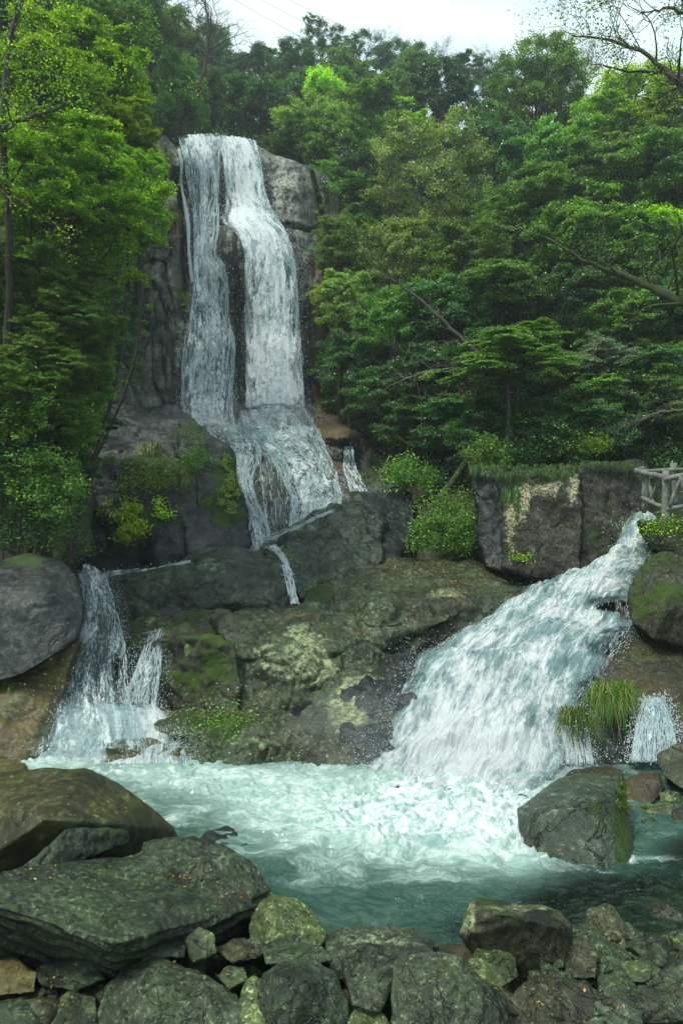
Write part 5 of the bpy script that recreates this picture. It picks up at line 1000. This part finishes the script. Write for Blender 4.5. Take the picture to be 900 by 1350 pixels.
tree(668, 478, 16.2, 84, 34, 'pavilion', 'small pavilion shaped tree with lit flat sprays above the lichen wall', base=(D(662, 600, 16.4)[0], 16.4, 4.2), tr=.07)
tree(690, 455, 16.4, 50, 26, 'pavilion', 'upper spray crowned tree standing close behind the pavilion shaped tree', base=(D(684, 600, 16.7)[0], 16.7, 4.3), tr=.05)
# left side
for a in [
 (200, 60, 30, 56, 66, 'dense_mid', 'tall dark green dense tree behind the bright left tree, next to the sky'),
 (240, 130, 29, 36, 64, 'dense_mid', 'dark green dense tree at the left rim of the waterfall'),
 (268, 130, 31, 30, 46, 'bushy1', 'dark tree between the left rim and the skyline twigs'),
 (262, 40, 34, 40, 44, 'bare', 'leafless tree against the sky at the upper left'),
 (160, 10, 27, 60, 50, 'bushy1', 'dark tree top at the top edge, left'),
 (150, 150, 24, 56, 70, 'bushy1', 'dark tree seen through gaps of the bright left tree'),
 (90, 40, 20, 90, 70, 'bushy_mid', 'green tree at the top edge above the bright left tree'),
 (15, 60, 18, 70, 80, 'big_dark', 'dark tree in the upper left corner'),
 (150, 345, 23.5, 40, 50, 'bushy1', 'dark bush tree hanging on the left cliff'),
 (120, 430, 20, 50, 60, 'bushy1', 'dark bush tree at the foot of the left cliff'),
 (95, 500, 16, 50, 44, 'bushy_mid', 'green bush tree above the ledge boulder at the left'),
 (30, 440, 13.5, 90, 90, 'big_dark', 'large dark tree filling the left edge below the bright one'),
 (90, 570, 14.5, 52, 40, 'layer_dark', 'dark layered small tree beside the ledge boulder'),
 (20, 560, 12.5, 80, 60, 'big_dark', 'dark shaded tree low on the left edge'),
 (40, 660, 12.5, 56, 44, 'big2', 'deep green bush tree just above the rounded boulder'),
 (95, 420, 12.0, 62, 50, 'big2', 'fresh green hanging bush tree left of the cliff foot'),
 (30, 520, 10.9, 60, 40, 'big2', 'leafy green bush tree nearest the left edge, lower half'),
 (100, 470, 12.6, 46, 44, 'big2', 'green bush tree in front of the left cliff foot'),
 (70, 560, 11.6, 50, 36, 'big2', 'green bush tree above the mossy block'),
 (60, 485, 11.6, 70, 46, 'big2', 'deep green tree over the dark lower left slope'),
 (110, 520, 13.2, 40, 34, 'layer_mid', 'green layered small tree left of the ledge boulder top'),
 (10, 610, 11.2, 60, 50, 'big_dark', 'dark bush tree at the left edge above the rounded boulder'),
 (95, 620, 13.4, 34, 36, 'big_dark', 'dark bush tree against the mossy block'),
 (185, 300, 17.0, 34, 40, 'big', 'bright green leafy tree overlapping the left cliff'),
 (60, 110, 13.0, 70, 50, 'big', 'bright green crown in the upper left beside the dark corner tree'),
 (160, 180, 14.2, 50, 40, 'big', 'bright green crown nearest to the left rim of the fall'),
]:
    tree(*a)
tree(105, 110, 15, 95, 70, 'big', 'upper bright green crown above the largest bright tree on the left', base=(-8.2, 15.5, 3.0), tr=.08)
tree(95, 268, 12.5, 118, 95, 'big', 'largest bright green tree on the left with dark limbs showing', base=(D(34, 600, 12.6)[0], 12.8, 1.8), tr=.09)
tree(170, 235, 13.5, 42, 46, 'big', 'bright green leafy bough reaching towards the waterfall', )
tree(40, 200, 14.5, 60, 40, 'bushy_lime', 'light lime layered tree behind the limbs of the bright left tree')
tree(60, 372, 12.3, 80, 50, 'big2', 'mid green tree under the largest bright one')

# air
hz = bpy.data.meshes.new('haze'); bmh = bmesh.new(); bmesh.ops.create_cube(bmh, size=1.0)
for v in bmh.verts: v.co = Vector((v.co.x * 230, 46 + v.co.y * 140, 34.5 + v.co.z * 75))
bmh.to_mesh(hz); bmh.free(); ho = bpy.data.objects.new('haze', hz); COL.objects.link(ho); tag(ho, kind='stuff')
m, nt = newmat('haze'); pv = nt.nodes.new('ShaderNodeVolumePrincipled'); pv.inputs['Color'].default_value = (.86, .94, 1, 1); pv.inputs['Density'].default_value = .0016; pv.inputs['Anisotropy'].default_value = .3
mo = nt.nodes.new('ShaderNodeOutputMaterial'); nt.links.new(pv.outputs[0], mo.inputs[1]); hz.materials.append(m)
# ------------------------------------------------------------------ boughs and bare branches near the camera side
def bough(name, label, pts, r0, r1, mat, nside, seed, leaf=None, nl=0, lsize=.06, slen=(.4, 1.2), sub=2, group=None):
    rng = np.random.default_rng(seed); P = np.array([D(*p) for p in pts]); t = np.linspace(0, 1, len(P)); tt = np.linspace(0, 1, 22)
    path = np.stack([np.interp(tt, t, P[:, k]) for k in range(3)], 1); path[1:-1] = (path[:-2] + path[1:-1] * 2 + path[2:]) / 4; path += rng.normal(0, .012, path.shape)
    parts = [tube(path, np.linspace(r0, r1, 22), 7, .2, rng)]; tips = [path[-1]]
    def grow(p, d, L, r, depth):
        e = p + d * L; cv = curve(p, e, 6, rng, .04, .10); parts.append(tube(cv, np.linspace(r, r * .35, 6), 4, cap=False)); tips.append(cv[-1]); tips.append(cv[4])
        if depth:
            for _ in range(int(rng.integers(2, 4))):
                k = int(rng.integers(2, 6)); dd = d + rng.normal(0, .55, 3); dd /= np.linalg.norm(dd); grow(cv[k], dd, L * rng.uniform(.4, .7), r * .5, depth - 1)
    for k in range(nside):
        i = int(rng.integers(4, 22)); T = path[min(i + 1, 21)] - path[i - 1]; T /= np.linalg.norm(T); d = T + rng.normal(0, .6, 3) + np.array([0, 0, .15]); d /= np.linalg.norm(d)
        grow(path[i], d, rng.uniform(*slen), (r0 + (r1 - r0) * i / 22) * .4, sub)
    V, Fs = join(parts); c = V[0].copy(); o = empty(name, c); tag(o, label, 'tree', group)
    mesh_np('limb', V - c, Fs, mat, o)
    if leaf:
        T = np.array(tips); ci = rng.integers(0, len(T), nl); C = T[ci] + rng.normal(0, .11, (nl, 3)) * np.array([1, 1, .6]); N = np.array([0, 0, .9]) + rng.normal(0, .6, (nl, 3))
        V, Fq = leaves(C - c, N, lsize * rng.uniform(.6, 1.2, nl), rng); mesh_np('foliage', V, Fq, LM[leaf], o, smooth=False)
    return o
bough('leaning_tree', 'mossy bough leaning in from the right edge over the dark slope', [(1000, 420, 12.5), (900, 398, 13), (865, 382, 13.4), (820, 362, 13.8), (770, 345, 14), (720, 312, 14.3)], .12, .02, M_barkmoss, 12, 5, 'mid', 900, .07)
bough('leaning_tree', 'bare dark branches with sparse leaves against the sky at the upper right corner', [(1010, 250, 11), (930, 160, 11.5), (890, 105, 12), (850, 70, 12.3), (790, 50, 12.6), (750, 48, 12.8)], .075, .008, M_bark, 20, 6, 'mid', 1100, .055, (.5, 1.3))
bough('leaning_tree', 'lower dark branch reaching left across the lime tree at the right edge', [(1010, 190, 12), (930, 130, 12.5), (880, 92, 13), (830, 95, 13.3), (780, 84, 13.6)], .06, .008, M_bark, 14, 8, 'bright', 700, .055, (.4, 1.1))
bough('leaning_tree', 'leafy thin branches in the very upper right corner', [(990, 90, 10.5), (930, 30, 11), (880, 10, 11.3), (840, 20, 11.6)], .05, .008, M_bark, 14, 14, 'mid', 2200, .06, (.4, 1.0))
bough('leaning_tree', 'dark bare limb slanting through the trees left of the pavilion shaped tree', [(640, 475, 17), (600, 440, 17.3), (560, 400, 17.6), (520, 370, 18), (500, 355, 18.2)], .07, .012, M_bark, 14, 9, 'mid', 500, .07)
bough('leaning_tree', 'grey bare branch spreading left under the dark slope', [(660, 488, 16.5), (600, 485, 16.8), (550, 492, 17), (510, 510, 17.3)], .03, .006, M_barkpale, 14, 10)
bough('fallen_log', 'fallen mossy log leaning on the slope above the green fern bank', [(560, 690, 16.2), (585, 650, 16.8), (620, 600, 17.4)], .12, .08, M_barkmoss, 0, 12)
bough('leaning_tree', 'drooping brown twigs hanging above the railing', [(960, 545, 12.8), (910, 540, 13), (870, 542, 13.1), (835, 556, 13.3)], .02, .004, M_barkpale, 22, 13, None, 0, .05, (.3, .7))
bough('leaning_tree', 'curved dark limb crossing the bright left tree near the upper left', [(-30, 200, 10.6), (10, 165, 10.8), (50, 150, 11), (80, 143, 11.1), (105, 122, 11.2)], .05, .012, M_bark, 8, 15, 'bright', 1200, .048)
bough('leaning_tree', 'thick dark trunk at the left edge with bright leaves', [(0, 640, 12.2), (6, 520, 12), (14, 400, 11.6), (12, 300, 11.2), (2, 180, 11), (10, 60, 10.9), (40, -40, 11)], .085, .035, M_bark, 16, 16, 'bright', 4200, .048, (.6, 1.5))
bough('leaning_tree', 'slim dark trunk rising through the bright left tree', [(66, 640, 13.2), (60, 520, 12.8), (50, 400, 12.2), (40, 290, 11.6), (60, 180, 11.2)], .04, .015, M_bark, 14, 17, 'bright', 3600, .048, (.5, 1.2))
bough('leaning_tree', 'slim leaning sapling at the left with arching branches', [(110, 560, 15), (118, 500, 14.5), (112, 420, 13.5), (130, 350, 12.6), (160, 300, 12)], .03, .01, M_bark, 14, 18, 'mid', 2600, .05, (.4, .9))

# understorey: many small trees filling the slopes under the named ones
def fillers():
    r = np.random.default_rng(404); n = 0
    zones = [(280, 640, 75, 170, ['bushy1', 'bushy_blue', 'layer_dark', 'bushy_mid'], 'small understorey tree on the far ridge', 'understorey trees on the far ridge', 46),
             (430, 910, 150, 360, ['layer_mid', 'bushy_mid', 'bushy1', 'layer_dark', 'bushy_blue', 'olive_bushy'], 'small understorey tree on the upper right slope', 'understorey trees on the upper right slope', 42),
             (430, 910, 360, 590, ['bushy1', 'layer_dark', 'bushy1', 'bushy_mid', 'layer_mid'], 'small dark understorey tree low on the right slope', 'understorey trees low on the right slope', 46),
             (-20, 130, 20, 650, ['bushy1', 'bushy_mid', 'big2', 'layer_dark'], 'small dark understorey tree on the left slope', 'understorey trees on the left slope', 50),
             (110, 270, -10, 170, ['bushy1', 'bushy_blue', 'bushy_mid'], 'small understorey tree above the left cliff', 'understorey trees above the left cliff', 36)]
    Yg_ = np.linspace(12, 54, 400)
    for (x0, x1, y0, y1, kinds, lb, gp, step) in zones:
        for py in np.arange(y0, y1, step * .8):
            for px in np.arange(x0, x1, step):
                x, y = px + r.uniform(-.4, .4) * step, py + r.uniform(-.4, .4) * step
                tz = terrain_z((x - CX) / F * Yg_, Yg_) + 1.3; rz = ZC - (y - CY) / F * Yg_
                hit = np.nonzero(tz > rz)[0]
                if not len(hit): continue
                Y = Yg_[hit[0]]
                if Y < (27.5 if 110 < x < 450 else 15.8 if x > 450 else 13): continue
                s = r.uniform(.8, 1.25) * step * .95; s = max(s, 1.1 / Y * F)
                tree(x, y, Y, s, s * r.uniform(.7, .95), kinds[int(r.integers(len(kinds)))], lb, group=gp); n += 1
    print('fillers', n)
fillers()
bough('leaning_tree', 'leafless dark tree spreading against the sky at the upper left', [(262, 120, 27), (272, 80, 27), (276, 40, 27), (268, -20, 27)], .09, .03, M_bark, 30, 41, None, 0, .05, (1.0, 2.3), 3)
# ------------------------------------------------------------------ undergrowth on the slopes (one mass nobody could count)
ru = np.random.default_rng(31)
def undergrowth():
    n = 420000; Y = 12 + 40 * ru.random(n) ** 1.3; X = ru.uniform(-.60, .60, n) * Y
    px = X / Y * F + CX
    z = terrain_z(X, Y); py = CY - (z - ZC) / Y * F
    # only where the ground is bank or forest: not the stream bed or the open rock
    keep = (z > 3.6) & ((px > 470) | (Y > 27.5) | (px < 120)) & (py > -80)
    keep &= ~((Y < 24) & (px > 120) & (px < 560)); keep &= ~((Y < 15.6) & (px > 600) & (px < 860))
    P = np.stack([X, Y, z], 1)[keep]; cl_ = fbm(P * .9, 3, 301); P = P[cl_ > -.45]; cl_ = cl_[cl_ > -.45]
    P[:, 2] += np.abs(ru.normal(0, .35, len(P))) * (1 + 1.2 * np.clip(cl_, 0, 1)) * (P[:, 1] / 22)
    N = np.array([0, -.35, .8]) + ru.normal(0, .5, (len(P), 3))
    V, Fq = leaves(P, N, .10 * ru.uniform(.6, 1.3, len(P)) * np.clip(P[:, 1] / 20, .7, 1.7), ru)
    o = mesh_np('undergrowth', V, Fq, LM['dark'], smooth=False); tag(o, kind='stuff')
undergrowth()
# ------------------------------------------------------------------ bushes, ferns, grass
def bush(px, py, rx, rz, kind, label, n=3000, ls=.07, skip=(), Y=None, depth=.4, group=None, name='bush', hang=0):
    rng = np.random.default_rng(int(px * 7 + py)); k = n; C = []; N = []
    nc = max(6, int(n / 110))
    for _ in range(nc):
        a = rng.uniform(0, 6.28); r = rng.random() ** .6; x, y = px + math.cos(a) * r * rx, py + math.sin(a) * r * rz
        h = ray(x, y) if Y is None else None
        if h is None:
            if Y is None: continue
            p = np.array(D(x, y, Y + rng.uniform(-.3, .3))); nn = np.array([0, -.6, .6])
        else: p = np.array(h[0]); nn = np.array(h[1]); nn = -nn if nn[1] > 0 and nn[2] < .2 else nn
        m_ = n // nc; c = rng.normal(0, 1, (m_, 3)); rad = rng.uniform(.6, 1.2) * rx / F * p[1] * 1.6 / math.sqrt(nc)
        c = c * np.array([1, 1, .75]) * rad; 
        C.append(p + nn * depth * .3 * rng.random() + c * .7 + np.abs(c) * nn * .4); N.append(nn * .5 + np.array([0, 0, .6]) + rng.normal(0, .5, (m_, 3)))
    if not C: return
    C = np.concatenate(C); N = np.concatenate(N); o_ = C.mean(0)
    V, Fq = leaves(C, N, ls * rng.uniform(.6, 1.3, len(C)), rng)
    o = mesh_np(name, V, Fq, LM[kind], smooth=False, origin=o_); tag(o, label, 'bush', group); return o
bush(595, 708, 58, 26, 'mid', 'low bright fern bank left of the lichen wall', 9000, .075, Y=15.9, depth=.6)
bush(590, 672, 50, 14, 'mid', 'leafy green cover on the bank above the fern bank', 2500, .07, Y=16.4, depth=.6)
bush(540, 632, 40, 24, 'mid', 'shaded green bush behind the dark ridge of rock', 3500, .08, Y=18.8, depth=.5)
bush(640, 598, 30, 26, 'mid', 'green bush on the left end of the wall top', 3000, .07, Y=15.8)
bush(775, 590, 30, 14, 'bright', 'yellow green bush on the wall top right of the trunk', 1800, .06, Y=15.8)
bush(700, 598, 50, 12, 'dark', 'dark low bush behind the grass of the wall top', 3000, .06, Y=16.0)
bush(178, 690, 22, 26, 'lime', 'bright yellow green bush on the face of the ledge boulder', 2200, .10)
bush(215, 672, 12, 10, 'lime', 'small yellow green sprig right of the bright bush on the ledge boulder', 350, .08)
bush(140, 672, 10, 12, 'bright', 'little leafy sprig at the left of the ledge boulder face', 250, .07)
bush(262, 600, 22, 20, 'mid', 'mossy green growth on the upper right of the ledge boulder', 1800, .055)
bush(215, 618, 40, 8, 'mid', 'green strip of plants along the ledge of the ledge boulder', 1600, .055)
bush(190, 640, 30, 16, 'bright', 'leafy mixed clump across the middle of the ledge boulder', 1300, .06)
bush(300, 640, 14, 40, 'olive', 'ochre green mossy growth along the left fan stream', 2600, .05)
bush(228, 290, 9, 26, 'olive', 'rusty plants on the rib left of the thin strand', 700, .08)
bush(212, 225, 14, 24, 'bright', 'green plants on the rim left of the waterfall', 1200, .09)
bush(172, 440, 16, 66, 'mid', 'hanging vines on the left cliff face', 2400, .09)
bush(195, 400, 8, 50, 'olive', 'thin hanging creeper near the dark joint of the left cliff', 700, .08)
bush(245, 400, 5, 18, 'bright', 'moss tuft on the rib between the strand and the cliff', 350, .06)
bush(313, 424, 5, 26, 'bright', 'moss tuft between the two streams of the main fall', 350, .05)
bush(420, 275, 5, 34, 'olive', 'creeper in the joint on the right side of the cliff top', 500, .07)
bush(440, 245, 18, 10, 'mid', 'green plants on the right rim of the waterfall', 900, .09)
bush(305, 184, 60, 4, 'dark', 'dark fringe of plants along the waterfall lip', 300, .08)
bush(330, 470, 6, 60, 'dark', 'dark damp plants between the streams lower down', 300, .06)
bush(85, 640, 30, 20, 'dark', 'dark leaves over the mossy block at the left', 1500, .07)
bush(40, 700, 60, 26, 'dark', 'dark leafy cover above the rounded boulder', 5000, .06, Y=11.4)
bush(120, 545, 26, 22, 'bright', 'grassy yellow green clump at the left of the ledge boulder top', 1600, .07, Y=16.5)
bush(250, 570, 16, 8, 'mid', 'mossy plants on the upper right of the ledge boulder', 600, .05)
bush(60, 640, 60, 40, 'mid', 'sunlit leafy cover at the left edge above the rounded boulder', 5000, .06, Y=10.9)
bush(95, 560, 40, 40, 'mid', 'leafy cover left of the ledge boulder', 4500, .065, Y=12.4)
bush(30, 540, 40, 40, 'mid', 'leafy cover at the left edge, halfway down', 4500, .065, Y=10.8)
bush(375, 735, 8, 5, 'bright', 'small moss cushion by the water ribbon', 120, .04)
bush(285, 955, 50, 14, 'mid', 'patchy low weeds along the foot of the mossy faced rock', 900, .045)
bush(690, 735, 12, 8, 'bright', 'small plant at the foot of the lichen wall', 250, .06)
bush(870, 695, 40, 6, 'bright', 'moss cushions on the overhanging rock under the railing', 500, .04)
bush(115, 330, 40, 50, 'dark', 'dark leaves hanging on the far left cliff', 3500, .09, Y=23)
bush(105, 730, 18, 8, 'mid', 'small mossy plants on top of the rounded boulder', 300, .05)
def grassmat(name, c1, c2):
    return leafmat(name, c1, c2, .35)
G1 = grassmat('green_grass', (.05, .13, .012), (.12, .24, .02)); G2 = grassmat('dry_grass', (.16, .13, .03), (.30, .26, .07)); G3 = grassmat('lawn_grass', (.03, .085, .012), (.07, .15, .02))
def blades(roots, nrm, n, L, W, rng, droop=1.0, spread=.5, mats=(G1, G2), dry=.12):
    k = rng.integers(0, len(roots), n); p = roots[k]; d = nrm[k] + np.array([0, 0, .5]) + rng.normal(0, spread, (n, 3)); d /= np.linalg.norm(d, axis=1)[:, None]
    l = L * rng.uniform(.5, 1.2, n); w_ = W * rng.uniform(.6, 1.3, n); s = np.cross(d, np.array([.3, 1, .1]) + rng.normal(0, .3, (n, 3))); s /= np.linalg.norm(s, axis=1)[:, None]
    K = 6; V = np.zeros((n, K, 2, 3))
    for j in range(K):
        t = j / (K - 1); q = p + d * (l * t)[:, None] * (1 - .25 * t * droop) ; q[:, 2] -= droop * l * t ** 2 * .75
        ww = w_ * (1 - t * .93) * .5; V[:, j, 0] = q - s * ww[:, None]; V[:, j, 1] = q + s * ww[:, None]
    b = (np.arange(n) * K * 2)[:, None, None]; kk = np.arange(K - 1)[None, :, None] * 2
    F4 = (b + kk + np.array([0, 1, 3, 2])[None, None]).reshape(-1, 4); mi = np.repeat((rng.random(n) < dry).astype(int), K - 1)
    return V.reshape(-1, 3), F4, mi
def tuft(px, py, rx, ry, n, L, label, droop=1.0, dry=.12, W=.010, Y=None, spread=.5, name='grass_tuft', kind=None, mats=(G1, G2), cat='grass'):
    rng = np.random.default_rng(int(px * 13 + py)); Rr, Nn = [], []
    for _ in range(max(5, n // 25)):
        x, y = px + rng.uniform(-1, 1) * rx, py + rng.uniform(-1, 1) * ry; h = ray(x, y) if Y is None else None
        if h: Rr.append(np.array(h[0])); nn = np.array(h[1]); Nn.append(nn if nn[1] < .3 else -nn)
        elif Y is not None: Rr.append(np.array(D(x, y, Y + rng.uniform(-.15, .15)))); Nn.append(np.array([0, -.5, .7]))
    if not Rr: return
    V, F4, mi = blades(np.array(Rr), np.array(Nn), n, L, W, rng, droop, spread, mats, dry)
    o = mesh_np(name, V, F4, list(mats), smooth=True, midx=mi, origin=np.array(Rr).mean(0))
    tag(o, label, cat, None, kind) if kind is None else tag(o, kind=kind); return o
tuft(757, 948, 17, 9, 800, .46, 'drooping grass tuft with water threads running through it beside the broad cascade', 1.2, .10, .010, Y=8.85, spread=.9)
tuft(803, 916, 26, 11, 1300, .52, 'larger grass tuft with yellow dry blades on the right bank', 1.1, .35, .010, Y=9.1, spread=.9)
tuft(816, 1050, 6, 22, 260, .16, 'bright grass sprig on the right end of the pool boulder', .6, .1, .008)
tuft(850, 1066, 2, 1, 60, .14, 'thin grass sprig among the stones right of the pool boulder', .5, .1, .006)
tuft(200, 592, 12, 5, 500, .55, 'tall grass tuft with brown blades on top of the ledge boulder', 1.1, .4, .02)
tuft(225, 625, 26, 14, 1100, .5, 'spreading green grass tuft in the middle of the ledge boulder', 1.2, .15, .018)
tuft(272, 658, 12, 7, 320, .38, 'round bright green grass tuft on the right part of the ledge boulder', 1.2, .02, .016)
tuft(145, 606, 9, 4, 200, .32, 'small green grass tuft, leftmost on the ledge boulder', 1.1, .05, .016)
tuft(172, 607, 14, 4, 260, .32, 'low green grass tuft left of the tall brown bladed one', 1.1, .1, .016)
tuft(92, 540, 14, 14, 420, .5, 'yellow grass tuft in front of the dark trees at the left', 1.1, .3, .02, Y=15.2)
tuft(428, 768, 10, 4, 160, .26, 'small green grass tuft on the flat dark rock in the centre', .8, .05, .012)
tuft(675, 648, 10, 8, 260, .35, 'grass tuft hanging over the lichen wall', 1.5, .05, .014)
tuft(300, 945, 12, 6, 120, .16, 'small weed tuft at the foot of the mossy faced rock', .8, .1, .008)
tuft(10, 905, 8, 5, 120, .2, 'small grass tuft between the rounded boulder and the ochre rock', .8, .05, .010)
tuft(478, 628, 8, 3, 160, .3, 'faint grass tuft on the ledge right of the fan fall', .9, .3, .015)
for k, (x, y, rx, ry, Y) in enumerate([(695, 618, 75, 5, 15.1), (695, 624, 60, 4, 14.8), (640, 620, 20, 5, 15.6), (800, 614, 36, 4, 15.0)]):
    tuft(x, y, rx, ry, 2600, .24, None, 1.2, .10, .012, Y=Y, kind='stuff', name='grass', mats=(G3, G1))

# fallen leaves
M_fl = leafmat('fallen_leaves', (.14, .06, .012), (.30, .19, .03), .1)
rng = np.random.default_rng(55); C, N = [], []
for (x, y, rx, ry, n) in [(230, 1160, 60, 12, 26), (300, 1180, 40, 8, 12), (60, 1130, 60, 30, 8), (270, 1275, 30, 10, 10), (60, 1290, 60, 40, 8), (570, 750, 90, 14, 120), (640, 762, 60, 10, 60), (560, 1285, 30, 14, 6), (820, 1320, 60, 20, 5), (170, 620, 50, 10, 60), (100, 1060, 80, 30, 10), (700, 1320, 40, 20, 6)]:
    for _ in range(n):
        h = ray(x + rng.normal() * rx * .5, y + rng.normal() * ry * .5)
        if h and h[1].z > .2: C.append(np.array(h[0]) + np.array(h[1]) * .006); N.append(np.array(h[1]) + rng.normal(0, .2, 3))
C = np.array(C); V, Fq = leaves(C, np.array(N), rng.uniform(.018, .034, len(C)) * np.clip(C[:, 1] / 6, 1, 2), rng, .6, .05)
tag(mesh_np('fallen_leaves', V, Fq, M_fl, smooth=False), kind='stuff')

# ------------------------------------------------------------------ rustic railing
M_rail = plainmat('weathered_rail', (.20, .21, .19), .85, (.08, .09, .07), 9, .9)
rail = empty('railing', D(850, 690, 11.6)); tag(rail, 'grey rustic railing made like tree trunks on the overhanging rock', 'railing')
r0 = np.array(rail.location); rr = np.random.default_rng(3)
def railpart(nm, a, b, ra, rb, wob=.02):
    cv = curve(a, b, 8, rr, 0, wob) - r0; V, Fs = tube(cv, np.linspace(ra, rb, 8) * (1 + .12 * rr.normal(size=8)), 10, .12, rr); mesh_np(nm, V, Fs, M_rail, rail)
railpart('post', D(848, 676, 12.3), D(845, 615, 12.3), .055, .05); railpart('post', D(877, 696, 11.4), D(877, 620, 11.4), .065, .055)
railpart('post', D(889, 668, 12.6), D(887, 610, 12.6), .05, .05); railpart('post', D(945, 700, 10.9), D(947, 618, 10.9), .065, .055)
railpart('rail', D(838, 620, 12.4), D(880, 630, 11.38), .045, .045, .01); railpart('rail', D(874, 632, 11.38), D(960, 612, 10.9), .045, .045, .015); railpart('rail', D(842, 622, 12.35), D(905, 618, 12.5), .04, .04, .01)
railpart('rail', D(846, 656, 12.3), D(880, 671, 11.38), .04, .04, .01); railpart('rail', D(874, 672, 11.38), D(960, 655, 10.9), .04, .04, .015)
railpart('brace', D(862, 668, 11.9), D(852, 626, 12.1), .03, .028); railpart('brace', D(856, 664, 12.0), D(868, 628, 11.8), .03, .028); railpart('brace', D(882, 668, 11.3), D(898, 628, 11.2), .032, .03); railpart('brace', D(912, 664, 11.1), D(896, 628, 11.2), .032, .03)
# cables across the sky
M_cab = plainmat('cable', (.25, .27, .30), .6)
for k, (a, b) in enumerate([((300, -10), (420, 62)), ((322, -10), (440, 50)), ((345, -10), (470, 44)), ((285, 38), (340, 62))]):
    p0, p1 = np.array(D(a[0] - 200, a[1] - 118, 62)), np.array(D(b[0], b[1], 62)); cv = curve(p0, p1, 16, rr, -.01, 0)
    V, Fs = tube(cv, np.full(16, .018), 4); o = mesh_np('cable', V, Fs, M_cab, origin=cv[0]); tag(o, 'thin overhead cable against the sky, number %s from the left side' % ['one', 'two', 'three', 'four'][k], 'cable', 'overhead cables')
